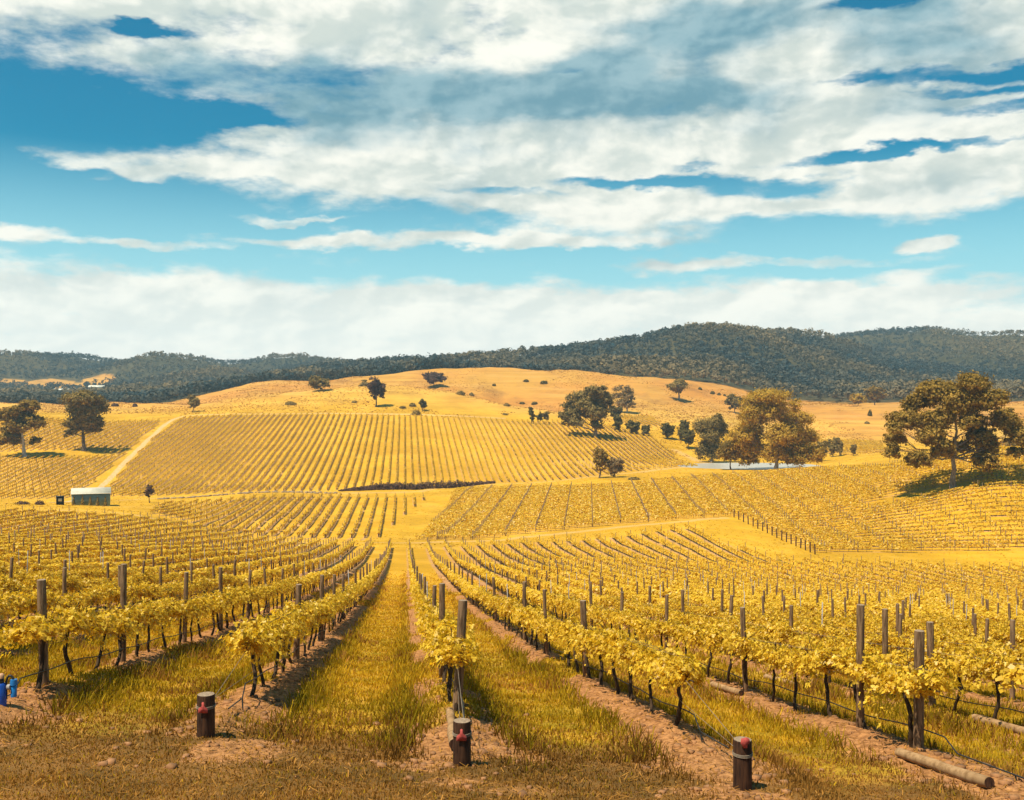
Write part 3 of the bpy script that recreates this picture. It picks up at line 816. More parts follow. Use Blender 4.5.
N_STUFF = len(bulk.v)

# ------------------------------------------------------------------ vineyard posts
def post_mesh(r, h, seg=10):
    b = MB()
    z = np.array([-.25, 0, h * .35, h * .7, h - .012, h])
    off = np.cumsum(rng.normal(0, .004, (6, 2)), 0); off[4:] = off[3]
    b.tube(np.column_stack([off, z]), np.array([1.03, 1.03, 1.0, .98, .97, .93]) * r, seg, 0, True, 1)
    return b.mesh('post', [M_post, M_postend], smooth=False)
post_vars = [post_mesh(.057, 1.92), post_mesh(.068, 2.12), post_mesh(.062, 1.95), post_mesh(.054, 2.05)]
endpost_vars = [post_mesh(.085, 2.0), post_mesh(.077, 1.84)]
for me in post_vars + endpost_vars:
    me.polygons.foreach_set('use_smooth', np.array([p.material_index == 0 for p in me.polygons]))
def steel_post_mesh(h):
    b = MB(); b.box((-.02, -.003, -.2), (.02, .003, h)); b.box((-.003, .003, -.2), (.003, .028, h)); return b.mesh('steel_post', M_steel)
steel_vars = [steel_post_mesh(2.0), steel_post_mesh(2.2)]
EXTRA = {2: [15.3, 17.2, 23.0, 30.0], 0: [16.4, 22.5, 29.5], -2: [17.1, 21.8], -1: [24.5, 32.0], 3: [21.5, 23.6], 1: [24.0]}
posts = []
for k in range(-64, 64):
    s0 = float(row_start(k))
    ys_ = EXTRA.get(k, [s0 - .2])
    last = ys_[-1]
    step = 5.6
    more = np.arange(last + step + rng.uniform(-1, 1), 240, step)
    for n, y in enumerate(list(ys_) + list(more)):
        x = XB + k * SP - ROW * y
        if abs(x / y) > .62: continue
        posts.append((x, y, k, n, y in ys_))
pa = np.array([(p[0], p[1]) for p in posts])
okp = inside(BLK_NEAR, pa[:, 0], pa[:, 1])
posts = [p for p, o in zip(posts, okp) if o or p[1] < 30]
posts.sort(key=lambda p: p[1])
pb = Bulk()
def bulk_posts(x, y, h, r_, m):
    z = height(x, y); N = len(x)
    th = np.arange(4) * np.pi / 2 + .3; ring = np.column_stack([np.cos(th), np.sin(th)])
    V = np.zeros((N, 2, 4, 3))
    tl = rng.normal(0, .03, (N, 2))
    for l, hh in ((0, -.2), (1, 1.0)):
        V[:, l, :, 0] = x[:, None] + r_[:, None] * ring[None, :, 0] + (tl[:, :1] if l else 0)
        V[:, l, :, 1] = y[:, None] + r_[:, None] * ring[None, :, 1] + (tl[:, 1:] if l else 0)
        V[:, l, :, 2] = z[:, None] + (hh * h[:, None] if l else hh)
    qs = [(k, (k + 1) % 4, 4 + (k + 1) % 4, 4 + k) for k in range(4)] + [(4, 5, 6, 7)]
    q = ((np.arange(N) * 8)[:, None, None] + np.array(qs)[None]).reshape(-1, 4)
    pb.add(V.reshape(-1, 3), q, m, np.full(len(q), .5))
cnt = 0; pn = {}
far_p = []
for (x, y, k, n, is_end) in posts:
    z = float(height(x, y)); vis = abs(x / y) < .53 and abs((z + 1.9) / y) < .44
    if vis and cnt < 285:
        cnt += 1
        pn[k] = pn.get(k, 0) + 1; n_ = pn[k] - 1
        steel_ = (not is_end) and rng.random() < .22 and y > 30
        tall = is_end and n == 0
        label = ('thick timber end post' if tall else 'thin steel post' if steel_ else 'weathered timber post') + ', %s in view in %s' % (ORD[min(n_, 47)], row_name(k))
        me = endpost_vars[1] if tall else post_vars[n % 4] if is_end else (steel_vars[rng.integers(2)] if steel_ else post_vars[rng.integers(4)])
        o = link('vineyard_post', me, None, (x, y, z)); tag(o, label, 'post', 'posts of the nearest vine rows')
        o.rotation_euler = (rng.normal(0, .02) - .02, rng.normal(0, .025), rng.uniform(0, 6))
    else: far_p.append((x, y))
far_p = np.array(far_p)
bulk_posts(far_p[:, 0], far_p[:, 1], rng.uniform(1.8, 2.25, len(far_p)), np.where(rng.random(len(far_p)) < .3, .04, .07), 0)
# posts of the farther blocks
qx, qy = block_rows(in_side, None, SPS, 6.8, ((58, 134), (-47.0, 235)), 2, None, lambda k, t: (t + .076 * k * SPS - 20, k * SPS + TILT * t))
bulk_posts(qx, qy, rng.uniform(1.9, 2.2, len(qx)), np.full(len(qx), .10), 0)
qx, qy = block_rows(far_test, None, SPF, 7.5, ((-110, 110), (228, 660)), 1, None, lambda k, t: (k * SPF - ROW * t, t))
bulk_posts(qx, qy, rng.uniform(1.5, 1.9, len(qx)), np.full(len(qx), .075), 0)
# the row ends standing dark along the grassy gap
e = np.array([ground_at(px, py)[:2] for px, py in zip(np.linspace(734, 815, 18), np.concatenate([np.linspace(517.5, 535.5, 9), np.linspace(538, 554.5, 9)]))])
bulk_posts(e[:, 0], e[:, 1], np.full(18, 2.1), np.full(18, .16), 1)
kind(tag(link('vineyard_posts', pb.mesh('vineyard_posts', [M_post, M_creosote])), 'small far trellis posts sticking up from the distant vine rows', 'posts'), 'stuff')

# ------------------------------------------------------------------ trees
def tree(name, label, base, s, lobes, origin, leaf, bark, tr, n_leaf, size, cat='tree', seed=0, trunk_h=None, depth=0.8, group=None, fork=0.4, limbs=True, clump=0.40, fill=.4):
    """base: ground point; lobes in photo pixels (px, py, rx, ry); s metres per pixel; origin: photo pixel of the trunk base"""
    r = np.random.default_rng(seed + 31)
    L = np.array([((l[0] - origin[0]) * s, 0, (origin[1] - l[1]) * s, l[2] * s * 1.08, l[3] * s * 1.12) for l in lobes])
    xc = (L[:, 0].min() + L[:, 0].max()) / 2; hw = max((L[:, 0].max() - L[:, 0].min()) / 2, L[:, 3].mean() * .6)
    f = np.sqrt(np.clip(1 - ((L[:, 0] - xc) / (hw * 1.15)) ** 2, .05, 1))
    L0z = L[:, 2].min()
    if len(L) > 1:
        dd = (np.arange(len(L)) * 0.618 + r.uniform()) % 1.0
        L[:, 1] = (dd * 2 - 1) * f * hw * depth
        # extra lobes front and back fill the body of the crown
        ex = L[r.permutation(len(L))[:int(len(L) * fill)]].copy()
        ex[:, 1] = -ex[:, 1] * .9 + r.normal(0, .1, len(ex)) * hw; ex[:, 0] = xc + (ex[:, 0] - xc) * .72; ex[:, 2] = np.maximum(ex[:, 2] * .98, L0z + (L[:, 2].max() - L0z) * .22); ex[:, 3:] *= .85
        L = np.concatenate([L, ex])
    n_leaf = int(n_leaf * 2.6); size = size * .98
    o = thing(name, label, cat, tuple(base), 0, group)
    b = MB()
    H = L[:, 2].max(); th = trunk_h if trunk_h is not None else H * .30
    top = H * .72
    n = 9; tt = np.linspace(0, 1, n)
    wob = np.cumsum(r.normal(0, .012 * H, (n, 2)), 0); wob -= wob[0]; wob[:, 0] += tt ** 1.5 * (xc * .45)
    tp = np.column_stack([wob, -.25 + tt * (top + .25)])
    rad = tr * (1 - .80 * tt); rad[0] *= 1.45; rad[1] *= 1.06
    b.tube(tp, rad, 9, cap=False)
    if limbs:
        for l in L:
            end = np.array([l[0], l[1], l[2] + l[4] * .1])
            sz0 = np.clip((end[2] - .55 * math.hypot(end[0], end[1])), th * .9, top * .9)
            k = np.interp(sz0, tp[:, 2], np.arange(n)); i = int(min(k, n - 2)); st = tp[i] + (tp[i + 1] - tp[i]) * (k - i)
            q = np.linspace(0, 1, 6)[:, None]
            p = st + (end - st) * q; p[:, 2] += np.sin(q[:, 0] * math.pi) * -.04 * H + (q[:, 0] * (1 - q[:, 0])) * .12 * H
            p[1:-1] += r.normal(0, .012 * H, (4, 3))
            r0 = np.interp(sz0, tp[:, 2], rad) * .42
            b.tube(p, np.linspace(r0, r0 * .25, 6), 6, cap=False)
            for _ in range(3):
                dirn = r.normal(0, 1, 3); dirn[2] = abs(dirn[2]) * .6; dirn /= np.linalg.norm(dirn)
                e2 = end + dirn * np.array([l[3], l[3], l[4]]) * .8
                b.tube([p[3], (p[3] + e2) / 2 + r.normal(0, .02 * H, 3), e2], [r0 * .35, r0 * .22, r0 * .1], 4, cap=False)
    link('trunk', b.mesh('tree_trunk', bark, smooth=True), o)
    # crown: clumps on the lobes, leaves in the clumps
    vol = L[:, 3] * L[:, 3] * L[:, 4]; w = vol ** .75; w /= w.sum()
    cs = []; ns = []; as_ = []
    for l, wi in zip(L, w):
        nl = max(12, int(n_leaf * wi)); ncl = max(5, int(nl / 38))
        d = r.normal(0, 1, (ncl, 3)); d[:, 2] = d[:, 2] * .9 + .25; d /= np.linalg.norm(d, axis=1)[:, None]
        R = np.array([l[3], l[3] * .95, l[4]])
        cc = l[:3] + d * R * r.uniform(.35, 1.08, (ncl, 1)); cr = clump * (l[3] * l[4]) ** .5 * r.uniform(.5, 1.35, ncl); cv = r.uniform(0, 1, ncl)
        idx = r.integers(0, ncl, nl)
        dl = r.normal(0, 1, (nl, 3)); dl /= np.linalg.norm(dl, axis=1)[:, None]; rr = np.abs(r.normal(.62, .32, (nl, 1)))
        c = cc[idx] + dl * rr * cr[idx][:, None] * np.array([1.15, 1.15, .8])
        cs.append(c); ns.append(dl * .9 + d[idx] * .5 + np.array([0, 0, .35]) + r.normal(0, .45, (nl, 3)))
        as_.append(np.clip(.55 * cv[idx] + .45 * r.random(nl), 0, 1))
    c = np.concatenate(cs); nn = np.concatenate(ns); aa = np.concatenate(as_)
    up = r.normal(0, 1, (len(c), 3))
    v, q = leaf_quads(c, nn, up, r.uniform(.6, 1.35, len(c)) * size)
    link('crown', mesh_q('tree_crown', v, q, leaf, fattr={'v': aa}), o)
    return o
def crop(lobes, x0, y0, k): return [(l[0] / k + x0, l[1] / k + y0, l[2] / k, l[3] / k) for l in lobes]
def round_lobes(box, seed, n=9, conifer=False):
    r = np.random.default_rng(seed); x0, y0, x1, y1 = box; w, h = x1 - x0, y1 - y0; cx, cy = (x0 + x1) / 2, (y0 + y1) / 2
    out = []
    for i in range(n):
        if conifer:
            t = (i + .5) / n; ww = w * .5 * (math.sin(math.pi * min(1, .12 + t * .86)) ** .7) * .8
            out.append((cx + r.normal(0, .1) * w, y0 + h * t, max(ww * .8, w * .15), h / n * 1.1))
        else:
            a = i * 2.399; rr = math.sqrt((i + .5) / n) * .62
            out.append((cx + math.cos(a) * rr * w * .55, cy + math.sin(a) * rr * h * .5, w * r.uniform(.17, .27), h * r.uniform(.17, .27)))
    return out

# the great tree on the right-hand slope
tree('spreading_tree', 'large dark-leaved spreading tree standing alone in the vineyard on the slope', BIG_TREE, .255,
     crop([(500,110,85,48),(400,150,75,45),(330,180,50,48),(600,210,70,48),(660,230,58,42),(450,220,90,58),(300,240,55,45),(170,330,76,48),(105,370,40,34),(240,330,70,50),
           (350,320,80,58),(480,330,66,46),(570,310,56,46),(700,335,76,52),(800,300,58,42),(825,385,50,55),(760,415,66,46),(650,420,76,46),(300,420,76,46),(200,440,66,42),
           (130,500,44,38),(220,540,56,42),(300,555,56,42),(380,490,66,42),(430,425,56,46),(530,480,56,42),(600,560,56,46),(690,560,42,42),(645,500,56,38),(745,500,46,28),(450,150,90,45),(545,160,80,45),(380,215,80,45),(560,235,80,45)], 870, 360, 5.71),
     (951.8, 484.5), M_gum, M_bark, .72, 32000, .42, seed=1, trunk_h=8.5, clump=.45, fill=.24, depth=.7)
p = ground_at(25, 457); s = p[1] / F
tree('gum_tree', 'wide flat-layered gum tree with pale trunk at the edge of the left slope', p, s,
     crop([(170,150,60,28),(60,200,52,32),(120,220,66,36),(200,240,52,36),(40,280,52,42),(60,330,56,32),(140,260,56,32),(190,350,28,22),(10,340,40,28),(110,180,40,26)], 0, 380, 5.69),
     (25, 457), M_gum, M_palebark, .85, 9000, .62, seed=2, trunk_h=6)
p = ground_at(84.5, 451); s = p[1] / F
tree('gum_tree', 'tall top-heavy dark gum tree right of the flat-layered gum on the left slope', p, s,
     crop([(490,110,90,38),(420,165,46,46),(500,190,66,56),(560,150,40,46),(400,250,32,38),(560,240,38,38),(480,260,56,38),(410,300,32,22),(525,280,28,26),(455,130,50,34)], 0, 380, 5.69),
     (84.5, 451), M_olive, M_darkbark, .95, 10000, .60, seed=3, trunk_h=7)
def simple(name, label, box, base, leaf, bark, seed, d=None, n=9, conifer=False, nl=2200, size=None, tr=None, cat='tree', depth=.8, limbs=True, py=None):
    p = ground_at(*base) if d is None else at(base[0], d)
    s = p[1] / F
    h = (base[1] - box[1]) * s
    sz_ = size or max(.28, s * 1.1)
    return tree(name, label, p, s, round_lobes(box, seed, n, conifer), base, leaf, bark, tr or h * .028, nl, sz_, cat, seed, depth=depth, limbs=limbs)
simple('young_tree', 'small dark tree at the top end of the pale dirt track', (187, 395, 200, 409), (193, 412), M_olive, M_darkbark, 4)
simple('ridge_tree', 'low dark tree crowning the golden ridge on the left', (305, 376.5, 331, 389), (318, 391), M_olive, M_darkbark, 5)
simple('twiggy_tree', 'dark twiggy upright tree on the golden knoll', (367, 378, 387, 402), (376, 407), M_purple, M_darkbark, 6, nl=2200)
simple('twiggy_tree', 'thin tree half hidden behind the dark twiggy tree on the knoll', (358, 376, 370, 391), (364, 393), M_olive, M_darkbark, 7, d=690, nl=900)
simple('ridge_tree', 'spreading dark tree on the golden ridge above the knoll', (421, 371, 446, 385), (434, 387), M_purple, M_darkbark, 8)
simple('young_tree', 'small round dark tree on the knoll above the far rows', (418, 399, 427, 409.5), (422.5, 411), M_darkleaf, M_darkbark, 9, nl=900)
simple('slender_tree', 'slim dark conifer-like tree at the top edge of the far rows', (528, 408, 535.5, 422), (531.5, 423.5), M_darkleaf, M_darkbark, 10, conifer=True, n=6, nl=700)
simple('slender_tree', 'short dark tree just right of the slim one above the far rows', (536.5, 412, 543, 422.5), (540, 424), M_darkleaf, M_darkbark, 11, n=6, nl=600)
simple('slender_tree', 'dark upright tree third along above the far rows', (543, 410, 549.5, 423), (546, 424.5), M_olive, M_darkbark, 12, n=6, nl=700)
p = ground_at(596, 438); s = p[1] / F
tree('gum_tree', 'big round-headed gum tree standing inside the far vineyard block', p, s,
     crop([(310,120,58,27),(230,160,66,33),(350,170,56,38),(170,210,42,33),(280,200,66,42),(130,270,34,33),(200,260,56,38),(190,300,56,20),(320,240,56,33),(380,190,38,33),(315,315,38,32),(360,250,28,28)], 540, 370, 5.69),
     (596, 438), M_olive, M_bark, .95, 12000, .66, seed=13, trunk_h=3)
p = ground_at(627, 413); s = p[1] / F
tree('pale_tree', 'pale thin-leaved tree behind the round-headed gum', p, s,
     crop([(470,110,48,20),(440,150,34,24),(510,150,34,28),(480,190,48,24),(520,200,25,20)], 540, 370, 5.69), (627, 413), M_paleleaf, M_palebark, .6, 2400, .6, seed=14)
for lab, bx, bs, sd, con in (
        ('dark dense bush tucked behind the round-headed gum', (607, 406, 624, 416), (615, 417), 15, False),
        ('dark cone-shaped tree right of the round-headed gum', (610.5, 415, 623, 430), (617, 431.5), 16, True),
        ('dark bushy tree at the right end of the far rows, left of a smaller one', (626, 420, 641, 432.5), (633, 433.5), 17, False),
        ('small dark rounded tree at the right end of the far rows', (641, 424.5, 650, 434.5), (645.5, 435.5), 18, False),
        ('dark dense tree left of the cone-shaped one above the pond track', (660, 422.5, 675, 438), (667, 439), 19, False),
        ('dark cone-shaped tree in the clump above the pond track', (675, 421, 691, 439), (683, 440.5), 20, True),
        ('low dark tree beside the bend of the pond track', (683, 429, 696, 446), (688, 448.5), 21, False)):
    simple('dense_tree', lab, bx, bs, M_darkleaf, M_darkbark, sd, conifer=con, n=8, nl=2200)
p = ground_at(679, 400); s = p[1] / F
tree('hill_tree', 'lone round tree with a clear trunk on the golden hillside', p, s,
     crop([(780,95,50,24),(745,95,24,18),(808,85,26,22),(790,68,28,18),(775,115,30,16)], 540, 370, 5.69), (679, 400), M_olive, M_bark, .8, 2600, .72, seed=22, trunk_h=6)
simple('grey_tree', 'round grey-green tree low on the hillside left of the golden gum', (724.5, 393.5, 742.5, 411), (734, 413), M_olive, M_bark, 23, nl=2600)
p = ground_at(711, 462.5); s = p[1] / F
tree('bushy_tree', 'tall dense grey-green tree at the left end of the pond', p, s,
     crop([(130,270,44,44),(200,250,56,38),(210,208,24,19),(240,290,34,48),(170,320,48,38),(140,400,38,56),(190,400,42,60)], 680, 380, 5.69), (711, 462.5), M_olive, M_bark, .7, 9000, .5, seed=24, trunk_h=2)
p = at(730.5, 424); s = p[1] / F
tree('bushy_tree', 'small olive tree with a dark bare trunk on the near bank of the pond', p, s,
     crop([(280,365,48,28),(250,400,38,36),(312,400,34,36),(285,425,36,24)], 680, 380, 5.69), (730.5, 467.5), M_gum, M_darkbark, .35, 4200, .42, seed=25, trunk_h=2.2)
simple('bare_tree', 'sparse pale tree standing behind the dense grey-green tree', (695, 411, 710, 420), (702, 425), M_paleleaf, M_palebark, 26, d=560, nl=500)
p = at(775.5, 423); s = p[1] / F
tree('golden_gum', 'tall golden-leaved gum tree with white trunk beside the pond', p, s,
     crop([(a_, b_, c_ * 1.28, d_ * 1.28) for a_, b_, c_, d_ in [(500,80,76,28),(580,90,44,38),(420,120,56,42),(370,190,38,38),(450,180,56,46),(540,150,56,46),(612,130,28,28),(650,210,56,38),(695,210,36,28),(745,310,46,33),(640,290,76,46),
           (540,300,56,46),(420,280,66,46),(350,310,56,38),(330,370,38,28),(430,380,66,38),(500,400,46,33),(600,400,76,42),(690,400,66,42),(745,410,36,38),(400,440,46,22),(620,440,56,22)]], 680, 380, 5.69),
     (775.5, 467.5), M_goldleaf, M_palebark, .8, 22000, .55, seed=27, trunk_h=6, clump=.48, fill=.2)
for lab, bx, bs, sd, dd in (('small grey-green tree right of the golden gum at the water', (815.5, 441, 828, 460), (821.5, 463), 28, 482),
                            ('taller grey-green tree behind the small one past the pond', (827, 437.5, 840, 456), (833, 458.5), 29, 505),
                            ('narrow young tree right of the taller grey-green one past the pond', (838, 444, 843, 456), (840, 458), 30, 510),
                            ('isolated slim dark tree farthest right along the pond flat', (850, 447.5, 857, 458.5), (853.5, 460), 31, 500)):
    simple('grey_tree', lab, bx, bs, M_olive, M_darkbark, sd, d=dd, n=7, nl=1500)
simple('golden_bush', 'golden rounded bush on the crest of the right-hand hill', (848, 397.5, 868, 408), (858, 410), M_goldleaf, M_bark, 32, d=795, nl=1500, depth=.6)
simple('ridge_tree', 'dark tree beside the golden bush on the crest of the right-hand hill', (863, 384, 886, 402), (875, 405), M_gum, M_darkbark, 33, d=810, nl=2200)
simple('young_tree', 'young green tree left of the pair at the foot of the far rows', (593, 450, 607.5, 474), (599.5, 480.5), M_gum, M_darkbark, 34, d=400, nl=3000)
simple('young_tree', 'pinkish-grey bushy tree right of the pair at the foot of the far rows', (607, 457, 623, 478), (615, 479.5), M_paleleaf, M_darkbark, 35, d=400, nl=3000)
simple('young_tree', 'small bare-trunked tree on the flat right of the green shed', (144, 484, 154.5, 497), (149.5, 503), M_purple, M_darkbark, 36, nl=900)
simple('dense_tree', 'dark bush at the frame edge beyond the large spreading tree', (1003, 437, 1030, 449), (1016, 451), M_olive, M_darkbark, 37, d=345, nl=2600)

def shrub(label, px, py, rx, ry, leaf, seed, d=None, nl=350):
    p = ground_at(px, py + ry) if d is None else at(px, d)
    s = p[1] / F; r = np.random.default_rng(seed)
    n = nl; R = np.array([rx * s, rx * s * .8, ry * s * 1.9])
    o = thing('shrub', label, 'shrub', tuple(p))
    d_ = r.normal(0, 1, (n, 3)); d_[:, 2] = np.abs(d_[:, 2]); d_ /= np.linalg.norm(d_, axis=1)[:, None]
    c = d_ * R * (.75 + .4 * vn.fbm(d_[:, 0] * 2 + seed, d_[:, 1] * 2, 2))[:, None] * r.uniform(.6, 1, (n, 1))
    v, q = leaf_quads(c, d_ + r.normal(0, .4, (n, 3)), r.normal(0, 1, (n, 3)), r.uniform(.6, 1.3, n) * max(.18, s * .9))
    link('foliage', mesh_q('shrub_foliage', v, q, leaf, fattr={'v': r.random(n)}), o)
    b = MB()
    for k in range(4):
        a = k * 1.6 + r.uniform(0, 1); b.tube([(0, 0, -.1), (math.cos(a) * R[0] * .2, math.sin(a) * R[1] * .2, R[2] * .3), (math.cos(a) * R[0] * .4, math.sin(a) * R[1] * .4, R[2] * .6)], [.08, .06, .03], 5, cap=False)
    link('stem', b.mesh('shrub_stem', M_darkbark), o)
for i, (lab, px, py, rx, ry, lf) in enumerate((
        ('wide low green shrub on the left flank of the knoll', 291, 402.5, 7, 2.4, M_olive), ('tiny green shrub on the knoll left of the twiggy tree', 354, 401.5, 3, 1.2, M_olive),
        ('small low shrub just right of the twiggy tree', 402.5, 407, 4, 1.3, M_olive), ('small green shrub left of the round dark tree on the knoll', 412.5, 404.5, 4, 1.9, M_olive),
        ('wide green shrub below the round dark tree on the knoll', 416.5, 412, 6, 2.8, M_olive), ('low shrub on the shoulder of the knoll, the wider of two', 461, 392.5, 5.5, 2.2, M_olive),
        ('low shrub on the shoulder of the knoll, the smaller of two', 471.5, 394, 2.6, 1.8, M_olive), ('dark dot of a shrub high on the bare ridge', 494, 384.5, 2, 1.3, M_darkleaf),
        ('flat shrub on the slope right of the knoll', 506.5, 404.5, 4.2, 1.5, M_olive), ('small flat shrub right above the far rows', 505, 414, 3, 1.1, M_olive),
        ('small dark shrub high on the main golden hill, left of two', 526, 380.5, 3, 1.2, M_darkleaf), ('wider dark shrub high on the main golden hill, right of two', 544, 382, 4.4, 1.5, M_darkleaf),
        ('dark shrub halfway up the main golden hill, left of two', 522, 403, 3, 1.1, M_darkleaf), ('dark shrub halfway up the main golden hill, right of two', 534.5, 403, 3.4, 1.5, M_darkleaf),
        ('round dark bush alone on the bare right-hand slope', 870, 412.5, 2.6, 3.6, M_darkleaf), ('flat pale shrub under the round dark bush on the right slope', 867, 422.5, 3, 1.1, M_olive),
        ('first dark shrub along the old fence line on the golden hill', 700, 388.5, 2, 1.3, M_darkleaf), ('larger dark shrub along the old fence line on the golden hill', 712.5, 392.5, 2.2, 1.7, M_darkleaf),
        ('last dark shrub along the old fence line on the golden hill', 719, 394, 2, 1.2, M_darkleaf), ('small dark shrub at the foot of the fence line hill', 724.5, 395, 1.4, 1.0, M_darkleaf),
        ('dusky red bush on the flat left of the cabin', 22, 502.5, 8, 2, M_purple), ('dusky rounded bush nearer the cabin on the flat', 39.5, 502.2, 5.5, 2.6, M_purple),
        ('grey bush on the left skyline pasture, left of two', 115, 404.5, 4.5, 1.8, M_purple), ('dark bush on the left skyline pasture, right of two', 135, 405, 3, 1.8, M_purple),
        ('low green bush at the foot of the pair of young trees', 634, 478, 7, 1.7, M_olive))):
    shrub(lab, px, py, rx, ry, lf, 700 + i)

# dark hedge at the foot of the far rows
hp = np.array([at(px, d)[:2] for px, d in zip(np.linspace(342, 492, 40), np.concatenate([np.linspace(348, 352, 20), np.linspace(352.5, 394, 20)]))])
r = np.random.default_rng(77); n = 9000; idx = r.integers(0, 40, n)
hh = np.interp(np.arange(40), [0, 4, 10, 30, 39], [.5, 1.3, 2.5, 2.5, .8]) * (.8 + .4 * r.random(40))
d_ = r.normal(0, 1, (n, 3)); d_ /= np.linalg.norm(d_, axis=1)[:, None]; d_[:, 2] = np.abs(d_[:, 2])
c = np.column_stack([hp[idx, 0], hp[idx, 1], height(hp[idx, 0], hp[idx, 1])]) + d_ * np.column_stack([np.full(n, 1.4), np.full(n, 1.2), hh[idx] * 1.05]) * r.uniform(.6, 1, (n, 1))
v, q = leaf_quads(c, d_ + r.normal(0, .4, (n, 3)), r.normal(0, 1, (n, 3)), r.uniform(.6, 1.3, n) * .36)
b0 = hp[20]; hz0 = float(height(*b0))
v[:, 0] -= b0[0]; v[:, 1] -= b0[1]; v[:, 2] -= hz0
h_ = link('dark_hedge', mesh_q('dark_hedge', v, q, M_purple, fattr={'v': r.random(n)}), None, (b0[0], b0[1], hz0))
tag(h_, 'long dark purplish hedge along the foot of the far vine rows', 'hedge')

# ------------------------------------------------------------------ woodland on the hills
r = np.random.default_rng(55)
pts = []
for lo, hi, sp in ((720, 1150, 7.2), (1150, 1500, 8.2), (1500, 2080, 10.0)):
    ys_ = np.arange(lo, hi, sp)
    for y in ys_:
        x = np.arange(-.60 * y, .60 * y, sp); pts.append(np.column_stack([x + r.uniform(-.5, .5, len(x)) * sp, y + r.uniform(-.5, .5, len(x)) * sp]))
pts = np.concatenate(pts)
fs = pts[:, 1] - forest_start(pts[:, 0] / pts[:, 1])
keep = (fs > 4) & ~clearing(pts[:, 0], pts[:, 1]) & (r.random(len(pts)) < .93)
keep &= ~((fs < 60) & (r.random(len(pts)) < .35))
pts = pts[keep]
z = height(pts[:, 0], pts[:, 1])
# only what stands above its own nearer horizon (with a margin for other standpoints)
ub = np.round((pts[:, 0] / pts[:, 1] + .65) * 400).astype(int)
sv = np.zeros(len(pts), bool)
o_ = np.lexsort((pts[:, 1], ub)); cur = None
for i in o_:
    if ub[i] != cur: cur = ub[i]; mx = -9
    tv_ = (z[i] + 14) / pts[i, 1]
    gt = z[i] / pts[i, 1]
    if tv_ > mx - .004: sv[i] = True
    mx = max(mx, gt)
pts, z = pts[sv], z[sv]
n = len(pts)
hgt = r.uniform(6, 13.5, n) * (.75 + .5 * vn.fbm(pts[:, 0] * .012, pts[:, 1] * .012, 3)); wid = hgt * r.uniform(.34, .52, n)
nf = np.where(pts[:, 1] < 1150, 44, np.where(pts[:, 1] < 1500, 34, 24))
tone = np.clip(r.beta(1.2, 3.0, n) * .5 + .75 * sstep(vn.fbm(pts[:, 0] * .0065, pts[:, 1] * .0045, 4), .40, .66) - .05 + .5 * (vn2.fbm(pts[:, 0] * .02, pts[:, 1] * .01, 3) - .5), 0, 1)  # relief shading put into leaf tone: ridges lighter, gullies darker
rep = np.repeat(np.arange(n), nf); m = len(rep)
# three puffs a tree
puff = r.normal(0, 1, (n, 3, 3)) * np.array([.34, .34, .22]); pk = r.integers(0, 3, m)
d_ = r.normal(0, 1, (m, 3)); d_[:, 2] += .25; d_ /= np.linalg.norm(d_, axis=1)[:, None]
loc = (puff[rep, pk] + d_ * .62 * r.uniform(.7, 1.05, (m, 1))) * np.column_stack([wid[rep], wid[rep], hgt[rep] * .36])
c = np.column_stack([pts[rep], z[rep] + hgt[rep] * .62]) + loc
v, q = leaf_quads(c, d_ + r.normal(0, .18, (m, 3)), r.normal(0, 1, (m, 3)), wid[rep] * r.uniform(.24, .46, m))
wl = link('woodland', mesh_q('woodland', v, q, M_forest, fattr={'v': np.clip(tone[rep] * .75 + r.random(m) * .25, 0, 1)}))
kind(tag(wl, 'dark wooded hills closing the view behind the golden slopes', 'woodland'), 'stuff')

# ------------------------------------------------------------------ shed, cabin, farm buildings
def iron_mat(name, lo, hi, ax):
    m, t, b = new_mat(name)
    tc = t.node('ShaderNodeTexCoord').outputs['Object']
    w = t.node('ShaderNodeTexWave', wave_type='BANDS', bands_direction=ax); w.inputs['Scale'].default_value = 1.7; t.l.new(tc, w.inputs['Vector'])
    n = t.noise(tc, .7, 5, .6)
    t.l.new(t.mix(t.ramp(n, .3, .7), lo, hi), b.inputs['Base Color']); b.inputs['Roughness'].default_value = .5
    set_bump(t, b, w.outputs['Fac'], .5, .03); return m
M_shedwall = iron_mat('green_iron', (0.17, 0.235, 0.20), (0.23, 0.30, 0.255), 'X')
M_shedroof = iron_mat('cream_iron', (0.50, 0.46, 0.35), (0.62, 0.57, 0.44), 'X')
M_dark = plain('dark_paint', (0.022, 0.028, 0.030), .6, .2)
M_white = plain('white_paint', (0.72, 0.66, 0.52), .6, .1)
M_brick = plain('pale_wall', (0.62, 0.50, 0.38), .8, .15)
p = ground_at(91, 505.6)
s = p[1] / F
SHED_A = math.radians(22)
W_, D_, H_ = 38.5 * s * math.cos(SHED_A) * 1.0, 7.0, 3.4
sh = thing('shed', 'grey-green corrugated shed with a cream roof on the valley flat', 'shed', (p[0], p[1], p[2]), SHED_A)
b = MB(); b.box((-W_ / 2, 0, -.4), (W_ / 2, D_, H_ - .02))
x0, x1 = -W_ / 2, W_ / 2
RG = 1.25
for x in (x0, x1):
    b.add([(x, 0.0, H_ - .02), (x, D_, H_ - .02), (x, D_ / 2, H_ + RG - .05), (x, D_ / 2 - .01, H_ + RG - .05)], [(0, 1, 2, 3)])
link('wall', b.mesh('shed_wall', M_shedwall), sh)
b = MB()
